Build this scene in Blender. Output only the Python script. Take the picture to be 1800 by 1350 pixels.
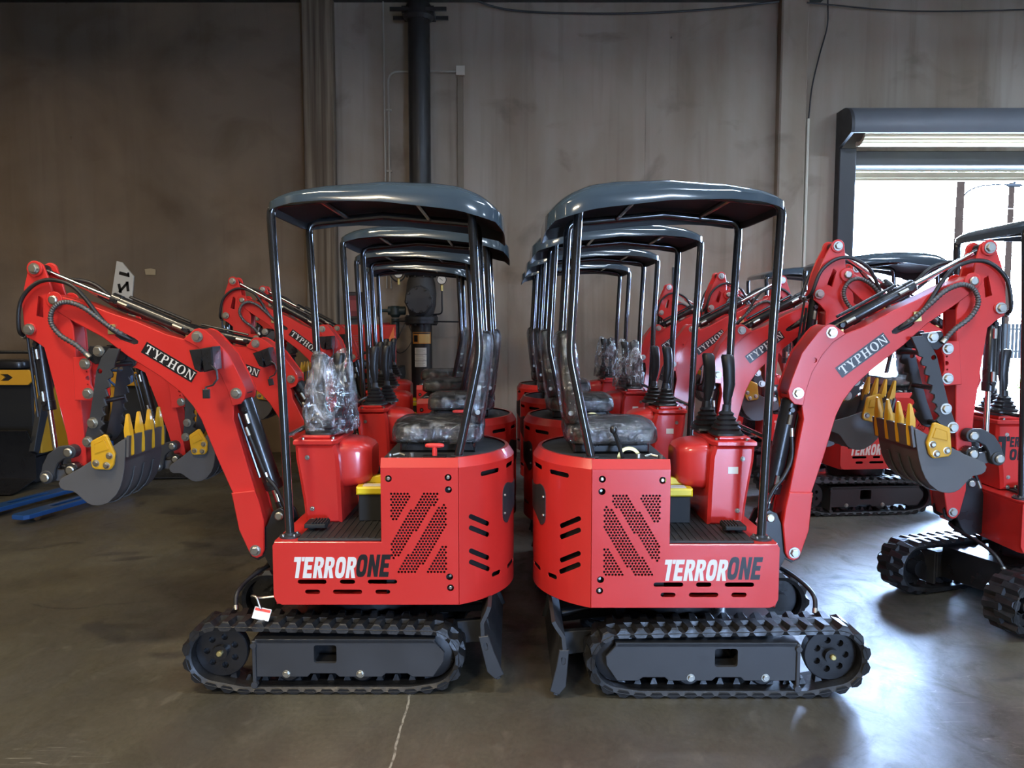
import bpy, bmesh, math, random
from mathutils import Matrix, Vector, geometry, noise

random.seed(7)
for o in list(bpy.data.objects):
    bpy.data.objects.remove(o, do_unlink=True)
S = bpy.context.scene
COL = S.collection
PI = math.pi

# ------------------------------------------------------------------ camera
cam_d = bpy.data.cameras.new('camera')
cam_d.sensor_width = 36.0
cam_d.lens = 27.0
cam_d.clip_end = 400
cam = bpy.data.objects.new('camera', cam_d)
COL.objects.link(cam)
cam.location = (0, 0, 1.725)
cam.rotation_euler = (PI / 2 - math.atan(105 / 1350), 0, 0)
S.camera = cam

# ------------------------------------------------------------------ world, sun, exposure
W = bpy.data.worlds.new('sky')
S.world = W
W.use_nodes = True
wn = W.node_tree.nodes
bg = wn['Background']
bg.inputs[0].default_value = (0.235, 0.345, 0.56, 1)      # bright, evenly overcast daylight
SKY_STRENGTH = 230.0
bg.inputs[1].default_value = SKY_STRENGTH

sun_d = bpy.data.lights.new('sun', 'SUN')
sun_d.energy = 5
sun_d.angle = math.radians(1.0)
sun_d.color = (1.0, 0.95, 0.88)
sun = bpy.data.objects.new('sun', sun_d)
COL.objects.link(sun)
sun.rotation_euler = (math.radians(-50), 0, math.radians(-78))   # sun stands over the street, beyond the roll-up door

S.view_settings.view_transform = 'Standard'
S.view_settings.look = 'None'
S.view_settings.exposure = 0.08
S.view_settings.gamma = 1.0
S.view_settings.use_curve_mapping = False
S.cycles.use_denoising = True
S.cycles.max_bounces = 7
S.cycles.diffuse_bounces = 3
S.cycles.adaptive_threshold = 0.02
S.cycles.transparent_max_bounces = 16
S.cycles.sample_clamp_indirect = 20.0
S.cycles.caustics_reflective = False
S.cycles.caustics_refractive = False

# unseen roof lamps: position, power share; left warm, right cool, added for blue cast
LAMPS = [(-7, -3, .8), (-2.4, -3, 2.0), (2.2, -3, 1.2), (6.5, -3, .8), (-7, 2.2, .5), (-2.4, 2.0, 1), (2.2, 2.0, .9), (6.5, 2.2, .8), (-6.8, 6.6, .30), (2.2, 6.6, .45), (6.5, 7.0, 1.0)]
LAMP_POWER = 155
LAMP_WARM = (1.0, .84, .60)
LAMP_COOL = (.66, .80, 1.0)

# ------------------------------------------------------------------ materials
MATS = {}
def mat(name, col, rough=0.5, metal=0.0, coat=0.0, vary=0.0, vscale=8.0, rvary=0.0, bump=0.0, bscale=60.0, emit=0.0):
    if name in MATS:
        return MATS[name]
    m = bpy.data.materials.new(name)
    m.use_nodes = True
    n = m.node_tree.nodes; l = m.node_tree.links
    b = n['Principled BSDF']
    b.inputs['Base Color'].default_value = (*col, 1)
    b.inputs['Roughness'].default_value = rough
    b.inputs['Metallic'].default_value = metal
    b.inputs['Coat Weight'].default_value = coat
    b.inputs['Coat Roughness'].default_value = 0.08
    if emit:
        b.inputs['Emission Color'].default_value = (*col, 1)
        b.inputs['Emission Strength'].default_value = emit
    tc = n.new('ShaderNodeTexCoord')
    if vary or rvary:
        t = n.new('ShaderNodeTexNoise')
        t.inputs['Scale'].default_value = vscale
        t.inputs['Detail'].default_value = 5
        l.new(tc.outputs['Object'], t.inputs['Vector'])
        if vary:
            mx = n.new('ShaderNodeMix'); mx.data_type = 'RGBA'
            mx.inputs[6].default_value = (*[c * (1 - vary) for c in col], 1)
            mx.inputs[7].default_value = (*[min(1, c * (1 + vary)) for c in col], 1)
            l.new(t.outputs['Fac'], mx.inputs[0])
            l.new(mx.outputs[2], b.inputs['Base Color'])
        if rvary:
            mr = n.new('ShaderNodeMapRange')
            mr.inputs['From Min'].default_value = 0.3; mr.inputs['From Max'].default_value = 0.7
            mr.inputs['To Min'].default_value = max(0.02, rough - rvary); mr.inputs['To Max'].default_value = min(1, rough + rvary)
            l.new(t.outputs['Fac'], mr.inputs['Value'])
            l.new(mr.outputs[0], b.inputs['Roughness'])
    if bump:
        t2 = n.new('ShaderNodeTexNoise'); t2.inputs['Scale'].default_value = bscale; t2.inputs['Detail'].default_value = 4
        l.new(tc.outputs['Object'], t2.inputs['Vector'])
        bp = n.new('ShaderNodeBump'); bp.inputs['Strength'].default_value = bump; bp.inputs['Distance'].default_value = 0.01
        l.new(t2.outputs['Fac'], bp.inputs['Height'])
        l.new(bp.outputs[0], b.inputs['Normal'])
    MATS[name] = m
    return m

RED = mat('red_paint', (0.60, 0.026, 0.020), 0.36, 0, 0.5, 0.05, 3, 0.05, 0.02, 220)
BLACKP = mat('black_paint', (0.012, 0.012, 0.013), 0.32, 0, 0.2, 0.1, 10, 0.08)
BLACKM = mat('black_matt', (0.010, 0.010, 0.010), 0.7)
DARKG = mat('dark_grey_paint', (0.030, 0.031, 0.033), 0.5, 0, 0, 0.12, 6, 0.08)
PLATEG = mat('frame_grey_paint', (0.035, 0.035, 0.036), 0.48, 0, 0, 0.12, 6, 0.08)
BUCKG = mat('bucket_grey_paint', (0.085, 0.082, 0.080), 0.5, 0, 0, 0.12, 6, 0.08)
CANOPY = mat('canopy_grey_gloss', (0.045, 0.067, 0.088), 0.16, 0, 0.8, 0.04, 3, 0.03)
UNDER = mat('canopy_underside', (0.014, 0.015, 0.017), 0.6)
TUBEM = mat('tube_black_gloss', (0.016, 0.017, 0.018), 0.16, 0, 0.8)
CHROME = mat('chrome', (0.75, 0.75, 0.76), 0.14, 1.0)
ZINC = mat('zinc_bolt', (0.44, 0.43, 0.38), 0.38, 1.0, 0, 0.1, 40)
BRASS = mat('brass_clamp', (0.62, 0.50, 0.20), 0.38, 0.8)
YEL = mat('yellow_paint', (0.62, 0.33, 0.015), 0.38, 0, 0.3, 0.08, 12)
YELB = mat('bright_yellow_plastic', (0.82, 0.62, 0.02), 0.4)
RUB = mat('track_rubber', (0.012, 0.012, 0.0125), 0.45, 0, 0, 0.25, 25, 0.14, 0.15, 90)
COILM = mat('coil_hose_grey', (.10, .10, .10), .4, .4)
RUBS = mat('hose_rubber', (0.014, 0.014, 0.015), 0.42)
VINYL = mat('seat_vinyl', (0.012, 0.012, 0.013), 0.45, 0, 0, 0, 8, 0, 0.1, 150)
MATF = mat('floor_mat_rubber', (0.020, 0.019, 0.019), 0.6, 0, 0, 0.15, 14, 0, 0.1, 90)
WHITE = mat('white_vinyl', (0.74, 0.72, 0.66), 0.5)
BLKV = mat('black_vinyl', (0.010, 0.010, 0.011), 0.35)
PAPER = mat('paper_white', (0.78, 0.76, 0.70), 0.7, 0, 0, 0.05, 30)
REDPL = mat('red_plastic', (0.80, 0.05, 0.04), 0.4)
BOOTM = mat('boot_rubber', (0.014, 0.014, 0.015), 0.38)
SKIN = None

def film(name, haze=0.12, tint=(0.9, 0.92, 0.95)):
    m = bpy.data.materials.new(name); m.use_nodes = True
    n = m.node_tree.nodes; l = m.node_tree.links
    n.clear()
    out = n.new('ShaderNodeOutputMaterial')
    tr = n.new('ShaderNodeBsdfTransparent')
    gl = n.new('ShaderNodeBsdfGlossy'); gl.inputs['Roughness'].default_value = 0.12
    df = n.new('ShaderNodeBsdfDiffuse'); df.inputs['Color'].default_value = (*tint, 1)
    m1 = n.new('ShaderNodeMixShader'); m2 = n.new('ShaderNodeMixShader')
    lw = n.new('ShaderNodeLayerWeight'); lw.inputs['Blend'].default_value = 0.22
    tc = n.new('ShaderNodeTexCoord')
    ns = n.new('ShaderNodeTexNoise'); ns.inputs['Scale'].default_value = 16; ns.inputs['Detail'].default_value = 4; ns.inputs['Distortion'].default_value = 1.5
    l.new(tc.outputs['Object'], ns.inputs['Vector'])
    bp = n.new('ShaderNodeBump'); bp.inputs['Strength'].default_value = 1.0; bp.inputs['Distance'].default_value = 0.03
    l.new(ns.outputs['Fac'], bp.inputs['Height'])
    l.new(bp.outputs[0], gl.inputs['Normal']); l.new(bp.outputs[0], lw.inputs['Normal'])
    mr = n.new('ShaderNodeMath'); mr.operation = 'ADD'; mr.inputs[1].default_value = 0.16; mr.use_clamp = True
    l.new(lw.outputs['Fresnel'], mr.inputs[0])
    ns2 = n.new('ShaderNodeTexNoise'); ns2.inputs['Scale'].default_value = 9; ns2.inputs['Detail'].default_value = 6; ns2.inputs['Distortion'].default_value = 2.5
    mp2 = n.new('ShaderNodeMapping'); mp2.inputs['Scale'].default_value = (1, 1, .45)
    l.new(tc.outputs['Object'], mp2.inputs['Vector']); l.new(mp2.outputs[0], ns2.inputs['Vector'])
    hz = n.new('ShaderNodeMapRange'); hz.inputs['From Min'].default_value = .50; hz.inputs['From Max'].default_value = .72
    hz.inputs['To Min'].default_value = haze * .4; hz.inputs['To Max'].default_value = haze * 8  # film haze, with white diffuse streaks painted in for highlights
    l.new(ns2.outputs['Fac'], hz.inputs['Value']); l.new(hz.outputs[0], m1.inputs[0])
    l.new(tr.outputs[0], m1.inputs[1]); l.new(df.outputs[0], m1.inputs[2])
    l.new(mr.outputs[0], m2.inputs[0]); l.new(m1.outputs[0], m2.inputs[1]); l.new(gl.outputs[0], m2.inputs[2])
    l.new(m2.outputs[0], out.inputs[0])
    MATS[name] = m
    return m
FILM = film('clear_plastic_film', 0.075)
FILMS = film('seat_plastic_film', 0.03)

# ------------------------------------------------------------------ mesh helpers
def offset_poly(p, d):
    n = len(p); r = []
    for i in range(n):
        a = Vector(p[i - 1]); b = Vector(p[i]); c = Vector(p[(i + 1) % n])
        e1 = (b - a); e2 = (c - b)
        if e1.length < 1e-9 or e2.length < 1e-9:
            r.append(tuple(b)); continue
        e1.normalize(); e2.normalize()
        n1 = Vector((-e1.y, e1.x)); n2 = Vector((-e2.y, e2.x))
        m = n1 + n2
        if m.length < 1e-6:
            m = n1
        m.normalize()
        k = d / max(0.5, m.dot(n1))
        q = b + m * k
        r.append((q.x, q.y))
    return r

def area2(p):
    return sum(p[i - 1][0] * p[i][1] - p[i][0] * p[i - 1][1] for i in range(len(p)))

def ccw(p):
    return list(p) if area2(p) > 0 else list(reversed(p))

def circ(cx, cz, r, n=12, a0=0.0):
    return [(cx + r * math.cos(a0 + 2 * PI * i / n), cz + r * math.sin(a0 + 2 * PI * i / n)) for i in range(n)]

def capsule(a, b, r, n=6):
    a = Vector(a); b = Vector(b); d = (b - a); ang = math.atan2(d.y, d.x)
    return [(b.x + r * math.cos(ang - PI / 2 + PI * i / n), b.y + r * math.sin(ang - PI / 2 + PI * i / n)) for i in range(n + 1)] + \
           [(a.x + r * math.cos(ang + PI / 2 + PI * i / n), a.y + r * math.sin(ang + PI / 2 + PI * i / n)) for i in range(n + 1)]

def smooth_poly(p, it=1):
    for _ in range(it):
        q = []
        for i in range(len(p)):
            a = p[i]; b = p[(i + 1) % len(p)]
            q.append((a[0] * .75 + b[0] * .25, a[1] * .75 + b[1] * .25))
            q.append((a[0] * .25 + b[0] * .75, a[1] * .25 + b[1] * .75))
        p = q
    return p

def round_rect(x0, z0, x1, z1, r, n=4):
    pts = []
    for cx, cz, a0 in ((x1 - r, z0 + r, -PI / 2), (x1 - r, z1 - r, 0), (x0 + r, z1 - r, PI / 2), (x0 + r, z0 + r, PI)):
        for i in range(n + 1):
            a = a0 + PI / 2 * i / n
            pts.append((cx + r * math.cos(a), cz + r * math.sin(a)))
    return pts

def inside(pt, poly):
    x, y = pt; c = False
    for i in range(len(poly)):
        x1, y1 = poly[i - 1]; x2, y2 = poly[i]
        if (y1 > y) != (y2 > y) and x < (x2 - x1) * (y - y1) / (y2 - y1) + x1:
            c = not c
    return c

def hull(points):
    pts = sorted(set((round(a, 5), round(b, 5)) for a, b in points))
    def half(ps):
        h = []
        for p in ps:
            while len(h) > 1 and (h[-1][0] - h[-2][0]) * (p[1] - h[-2][1]) - (h[-1][1] - h[-2][1]) * (p[0] - h[-2][0]) <= 0:
                h.pop()
            h.append(p)
        return h
    a = half(pts); b = half(reversed(pts))
    return a[:-1] + b[:-1]

def lerp_tab(tab, x):
    tab = sorted(tab)
    if x <= tab[0][0]: return tab[0][1]
    for (a, b), (c, d) in zip(tab, tab[1:]):
        if x <= c: return b + (d - b) * (x - a) / (c - a)
    return tab[-1][1]

class MB:
    """collects shapes of one part; build() makes the mesh"""
    def __init__(s):
        s.bm = bmesh.new()
    def v(s, co): return s.bm.verts.new(co)
    def f(s, vs):
        try: return s.bm.faces.new(vs)
        except ValueError: return None
    def plate(s, loops, y0, y1, ch=0.003, mapfn=None, grid=None):
        """flat piece in the x-z plane with holes, from depth y0 to y1"""
        outer = ccw(loops[0]); holes = [ccw(h) for h in loops[1:]]
        off = offset_poly(outer, ch) if ch else outer
        pts = list(off); spans = [(0, len(off))]
        for h in holes:
            spans.append((len(pts), len(pts) + len(h))); pts += h
        edges = []
        for a, b in spans:
            edges += [(i, i + 1 if i + 1 < b else a) for i in range(a, b)]
        if grid: pts += grid
        ov, oe, of, orig, _, _ = geometry.delaunay_2d_cdt([Vector(p) for p in pts], edges, [], 2, 1e-6)
        inv = {}
        for k, lst in enumerate(orig):
            for q in lst: inv[q] = k
        M = mapfn or (lambda x, y, z: (x, y, z))
        F = [s.v(M(p.x, y0, p.y)) for p in ov]
        B = [s.v(M(p.x, y1, p.y)) for p in ov]
        hid = {}
        for k, (a, b) in enumerate(spans[1:]):
            for i in range(a, b):
                if i in inv: hid[inv[i]] = k
        for t in of:
            h0 = hid.get(t[0], -1)
            if h0 >= 0 and all(hid.get(i, -2) == h0 for i in t):
                cx = sum(ov[i].x for i in t) / len(t); cz = sum(ov[i].y for i in t) / len(t)
                if inside((cx, cz), holes[h0]): continue
            s.f([F[i] for i in t]); s.f([B[i] for i in reversed(t)])
        for k, (a, b) in enumerate(spans):
            n = b - a
            fr = [F[inv[i]] for i in range(a, b) if i in inv]; bk = [B[inv[i]] for i in range(a, b) if i in inv]
            if len(fr) != n: continue
            rings = [fr]
            if k == 0 and ch:
                rings.append([s.v(M(p[0], y0 + (ch if y1 > y0 else -ch), p[1])) for p in outer])
                rings.append([s.v(M(p[0], y1 - (ch if y1 > y0 else -ch), p[1])) for p in outer])
            rings.append(bk)
            for r1, r2 in zip(rings, rings[1:]):
                for i in range(n):
                    s.f([r1[i], r1[(i + 1) % n], r2[(i + 1) % n], r2[i]])
        return s
    def prism(s, poly, z0, z1, ch=0.0):
        """plan outline (x, y) raised from z0 to z1"""
        s.plate([[(p[0], p[1]) for p in poly]], z0, z1, ch, mapfn=lambda x, y, z: (x, z, y))
        return s
    def box(s, x0, y0, z0, x1, y1, z1, ch=0.003):
        s.plate([[(x0, z0), (x1, z0), (x1, z1), (x0, z1)]], y0, y1, ch)
        return s
    def ring(s, c, ax, bx, r, n, rx=None):
        return [s.v(c + ax * (r * math.cos(2 * PI * i / n)) + bx * ((rx or r) * math.sin(2 * PI * i / n))) for i in range(n)]
    def tube(s, pts, r, n=8, cap=True, closed=False, rz=None):
        pts = [Vector(p) for p in pts]
        m = len(pts)
        rad = r if isinstance(r, (list, tuple)) else [r] * m
        t0 = (pts[1] - pts[0]).normalized()
        up = Vector((0, 0, 1)) if abs(t0.z) < 0.9 else Vector((0, 1, 0))
        a = t0.cross(up).normalized()
        rings = []
        for i in range(m):
            if closed: t = (pts[(i + 1) % m] - pts[i - 1])
            elif i == 0: t = pts[1] - pts[0]
            elif i == m - 1: t = pts[-1] - pts[-2]
            else: t = (pts[i + 1] - pts[i]).normalized() + (pts[i] - pts[i - 1]).normalized()
            t.normalize()
            a = (a - t * a.dot(t))
            if a.length < 1e-6: a = t.orthogonal()
            a.normalize()
            b = t.cross(a)
            rings.append(s.ring(pts[i], a, b, rad[i], n))
        k = m if closed else m - 1
        for i in range(k):
            r1 = rings[i]; r2 = rings[(i + 1) % m]
            for j in range(n):
                s.f([r1[j], r1[(j + 1) % n], r2[(j + 1) % n], r2[j]])
        if cap and not closed:
            s.f(list(reversed(rings[0]))); s.f(rings[-1])
        return s
    def cyl(s, p, q, r, n=16, ch=0.0):
        p = Vector(p); q = Vector(q)
        if ch:
            d = (q - p).normalized() * ch
            return s.tube([p, p + d, q - d, q], [r - ch, r, r, r - ch], n)
        return s.tube([p, q], r, n)
    def lathe(s, prof, c, axis='Y', n=24):
        """profile of (radius, along-axis) turned round an axis through c"""
        c = Vector(c)
        ax = {'X': Vector((1, 0, 0)), 'Y': Vector((0, 1, 0)), 'Z': Vector((0, 0, 1))}[axis]
        a = ax.orthogonal().normalized(); b = ax.cross(a)
        rings = []
        for r, h in prof:
            rings.append(s.ring(c + ax * h, a, b, max(r, 1e-4), n))
        for r1, r2 in zip(rings, rings[1:]):
            for j in range(n):
                s.f([r1[j], r1[(j + 1) % n], r2[(j + 1) % n], r2[j]])
        s.f(list(reversed(rings[0]))); s.f(rings[-1])
        return s
    def soft(s, c, h, e=0.35, nu=20, nv=12, mtx=None, amp=0.0, nsc=8.0, seed=0.0):
        """rounded cushion (superellipsoid), optional crumple"""
        def sp(w, p): return math.copysign(abs(w) ** p, w)
        c = Vector(c); rows = []
        for i in range(nv + 1):
            ph = -PI / 2 + PI * i / nv
            row = []
            for j in range(nu):
                th = 2 * PI * j / nu
                p = Vector((h[0] * sp(math.cos(ph), e) * sp(math.cos(th), e), h[1] * sp(math.cos(ph), e) * sp(math.sin(th), e), h[2] * sp(math.sin(ph), e)))
                if amp:
                    d = noise.noise(p * nsc + Vector((seed, seed * 2, 0))) + 0.5 * noise.noise(p * nsc * 2.7 + Vector((seed, 0, seed)))
                    p = p * (1 + amp * d)
                p = p + c
                if mtx: p = mtx @ p
                row.append(p)
            rows.append(row)
        bot = s.v(sum(rows[0], Vector()) / nu); top = s.v(sum(rows[-1], Vector()) / nu)
        R = [[s.v(p) for p in row] for row in rows[1:-1]]
        for r1, r2 in zip(R, R[1:]):
            for j in range(nu):
                s.f([r1[j], r1[(j + 1) % nu], r2[(j + 1) % nu], r2[j]])
        for j in range(nu):
            s.f([bot, R[0][(j + 1) % nu], R[0][j]]); s.f([top, R[-1][j], R[-1][(j + 1) % nu]])
        return s
    def sheet(s, line, y0, y1, t):
        """bent sheet: an open line in x-z, from y0 to y1, thickness t"""
        n = len(line)
        nor = []
        for i in range(n):
            a = Vector(line[max(0, i - 1)]); b = Vector(line[min(n - 1, i + 1)])
            d = (b - a).normalized(); nor.append(Vector((-d.y, d.x)))
        inner = [(line[i][0] + nor[i].x * t, line[i][1] + nor[i].y * t) for i in range(n)]
        s.plate([list(line) + list(reversed(inner))], y0, y1, 0)
        return s
    def build(s, name, ang=32):
        bm = s.bm
        bmesh.ops.remove_doubles(bm, verts=bm.verts, dist=1e-6)
        bmesh.ops.recalc_face_normals(bm, faces=bm.faces)
        me = bpy.data.meshes.new(name)
        bm.to_mesh(me); bm.free()
        finish(me, ang)
        return me

def crv(pts, n=6):
    """Catmull-Rom through knots"""
    P = [Vector(p) for p in pts]; P = [P[0] * 2 - P[1]] + P + [P[-1] * 2 - P[-2]]; r = []
    for i in range(1, len(P) - 2):
        for k in range(n):
            t = k / n; a, b, c, d = P[i - 1:i + 3]
            r.append(.5 * ((2 * b) + (c - a) * t + (2 * a - 5 * b + 4 * c - d) * t * t + (3 * b - a - 3 * c + d) * t ** 3))
    r.append(P[-2]); return r
def bend(p, a, b, r, n=5):
    """rounded corner at a between p and b"""
    p, a, b = Vector(p), Vector(a), Vector(b)
    d1 = (p - a).normalized(); d2 = (b - a).normalized()
    s_ = a + d1 * r; e_ = a + d2 * r
    return [s_ * (1 - t) ** 2 + a * (2 * t * (1 - t)) + e_ * t * t for t in [i / n for i in range(n + 1)]]

def finish(me, ang=32):
    me.polygons.foreach_set('use_smooth', [True] * len(me.polygons))
    me.set_sharp_from_angle(angle=math.radians(ang))
    me.update()

def mirrored(me, axis):
    k = '%s_m%s' % (me.name, axis)
    m2 = me.copy(); m2.name = k
    m2.transform(Matrix.Scale(-1, 4, Vector((1, 0, 0)) if axis == 'x' else Vector((0, 1, 0))))
    m2.flip_normals()
    finish(m2)
    return m2

def setmat(me, m):
    me.materials.clear(); me.materials.append(m)

def obj(name, me, m=None, parent=None, mtx=None):
    if m is not None and len(me.materials) == 0:
        me.materials.append(m)
    o = bpy.data.objects.new(name, me)
    COL.objects.link(o)
    if parent is not None: o.parent = parent
    if mtx is not None: o.matrix_local = mtx
    return o

def tag(o, label, cat, group=None, kind=None):
    if label: o['label'] = label
    if cat: o['category'] = cat
    if group: o['group'] = group
    if kind: o['kind'] = kind
    return o

def empty(name, loc=(0, 0, 0), rz=0.0):
    o = bpy.data.objects.new(name, None)
    o.empty_display_size = 0.1
    COL.objects.link(o)
    o.location = loc; o.rotation_euler = (0, 0, rz)
    return o

def struct(name, me, m, parent=None):
    o = obj(name, me, m, parent)
    o['kind'] = 'structure'
    return o

# ------------------------------------------------------------------ lettering (flat vinyl, cut as outlines)
def ell(cx, cz, rx, rz, p=2.0, n=20):
    r = []
    for i in range(n):
        a = 2 * PI * i / n
        c, q = math.cos(a), math.sin(a)
        r.append((cx + rx * math.copysign(abs(c) ** (2 / p), c), cz + rz * math.copysign(abs(q) ** (2 / p), q)))
    return r
BLOCK = {   # heavy sans: list of (outline, holes), width
 'T': ([([(0, 1), (.50, 1), (.50, 0), (.23, 0), (.23, .77), (0, .77)], []), ([(.545, 1), (.76, 1), (.76, .80), (.545, .80)], [])], .74),
 'E': ([([(0, 0), (0, 1), (.62, 1), (.62, .78), (.26, .78), (.26, .61), (.57, .61), (.57, .40), (.26, .40), (.26, .22), (.64, .22), (.64, 0)], [])], .70),
 'R': ([([(0, 0), (0, 1), (.42, 1), (.58, .95), (.66, .84), (.67, .68), (.62, .54), (.52, .46), (.72, 0), (.44, 0), (.29, .40), (.26, .40), (.26, 0)],
         [[(.26, .58), (.26, .80), (.36, .80), (.41, .76), (.41, .63), (.36, .58)]])], .74),
 'O': ([(ell(.36, .5, .36, .51, 3.0), [ell(.36, .5, .12, .27, 3.0)])], .77),
 'N': ([([(0, 0), (0, 1), (.25, 1), (.48, .47), (.48, 1), (.72, 1), (.72, 0), (.48, 0), (.25, .52), (.25, 0)], [])], .78),
}
def serif(x0, x1, z, up):
    h = .055
    return ([(x0, z), (x1, z), (x1, z + (h if up else -h)), (x0, z + (h if up else -h))], [])
SERIF = {
 'T': ([([(.30, 0), (.46, 0), (.46, .96), (.30, .96)], []), ([(0, 1), (.76, 1), (.76, .74), (.70, .74), (.62, .93), (.14, .93), (.06, .74), (0, .74)], []), serif(.20, .56, 0, True)], .80),
 'Y': ([([(.32, 0), (.48, 0), (.48, .45), (.32, .45)], []), ([(.08, 1), (.26, 1), (.48, .45), (.32, .40)], []), ([(.60, 1), (.68, 1), (.48, .42), (.40, .45)], []), serif(0, .34, 1, False), serif(.50, .78, 1, False), serif(.22, .58, 0, True)], .80),
 'P': ([([(.10, 0), (.26, 0), (.26, 1), (.10, 1)], []), ([(.2, 1), (.46, 1), (.62, .92), (.66, .74), (.62, .56), (.46, .47), (.2, .47)], [[(.26, .93), (.42, .93), (.49, .84), (.49, .64), (.42, .54), (.26, .54)]]), serif(0, .36, 0, True), serif(0, .3, 1, False)], .72),
 'H': ([([(.10, 0), (.26, 0), (.26, 1), (.10, 1)], []), ([(.58, 0), (.74, 0), (.74, 1), (.58, 1)], []), ([(.2, .47), (.64, .47), (.64, .55), (.2, .55)], []), serif(0, .36, 0, True), serif(0, .36, 1, False), serif(.48, .84, 0, True), serif(.48, .84, 1, False)], .90),
 'O': ([(ell(.40, .5, .40, .52), [ell(.40, .5, .22, .46)])], .85),
 'N': ([([(.10, 0), (.17, 0), (.17, 1), (.10, 1)], []), ([(.08, 1), (.24, 1), (.74, .0), (.62, 0)], []), ([(.66, 0), (.74, 0), (.74, 1), (.66, 1)], []), serif(0, .28, 0, True), serif(0, .24, 1, False), serif(.54, .86, 1, False)], .88),
}
def letters(mb, text, font, x, z, h, y, sx=1.0, shear=0.0, gap=0.06, t=0.0008):
    for ch in text:
        if ch == ' ':
            x += .4 * h * sx; continue
        polys, w = font[ch]
        for outer, holes in polys:
            tr = lambda p: (x + (p[0] * sx + shear * p[1]) * h, z + p[1] * h)
            mb.plate([[tr(p) for p in outer]] + [[tr(p) for p in hh] for hh in holes], y - t, y, 0)
        x += (w * sx + gap) * h
    return x

# ------------------------------------------------------------------ the building
def surface(name, build):
    m = bpy.data.materials.new(name); m.use_nodes = True
    n = m.node_tree.nodes; l = m.node_tree.links
    b = n['Principled BSDF']; tc = n.new('ShaderNodeTexCoord')
    def N(scale, detail=4, stretch=(1, 1, 1), off=(0, 0, 0), dist=0.0, rough=.5):
        mp = n.new('ShaderNodeMapping'); mp.inputs['Scale'].default_value = stretch; mp.inputs['Location'].default_value = off
        l.new(tc.outputs['Object'], mp.inputs['Vector'])
        t = n.new('ShaderNodeTexNoise'); t.inputs['Scale'].default_value = scale; t.inputs['Detail'].default_value = detail; t.inputs['Distortion'].default_value = dist
        t.inputs['Roughness'].default_value = rough
        l.new(mp.outputs[0], t.inputs['Vector']); return t.outputs['Fac']
    def ramp(src, stops):
        r = n.new('ShaderNodeValToRGB'); e = r.color_ramp.elements
        while len(e) < len(stops): e.new(.5)
        for k, (p, c) in enumerate(stops):
            e[k].position = p; e[k].color = (*c, 1) if isinstance(c, tuple) else (c, c, c, 1)
        l.new(src, r.inputs[0]); return r.outputs[0]
    def mix(f, a, c, mode='MIX'):
        x = n.new('ShaderNodeMix'); x.data_type = 'RGBA'; x.blend_type = mode
        for s, i in ((f, 0), (a, 6), (c, 7)):
            if isinstance(s, (int, float)): x.inputs[i].default_value = s
            elif isinstance(s, tuple): x.inputs[i].default_value = (*s, 1)
            else: l.new(s, x.inputs[i])
        return x.outputs[2]
    def math_(op, a, c=None):
        x = n.new('ShaderNodeMath'); x.operation = op
        for s, i in ((a, 0), (c, 1)):
            if s is None: continue
            if isinstance(s, (int, float)): x.inputs[i].default_value = s
            else: l.new(s, x.inputs[i])
        return x.outputs[0]
    def bump(src, st, d=.01):
        x = n.new('ShaderNodeBump'); x.inputs['Strength'].default_value = st; x.inputs['Distance'].default_value = d
        l.new(src, x.inputs['Height']); l.new(x.outputs[0], b.inputs['Normal'])
    sep = n.new('ShaderNodeSeparateXYZ'); l.new(tc.outputs['Object'], sep.inputs[0])
    build(dict(N=N, ramp=ramp, mix=mix, math=math_, bump=bump, X=sep.outputs[0], Y=sep.outputs[1], Z=sep.outputs[2], b=b, l=l))
    MATS[name] = m
    return m
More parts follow.
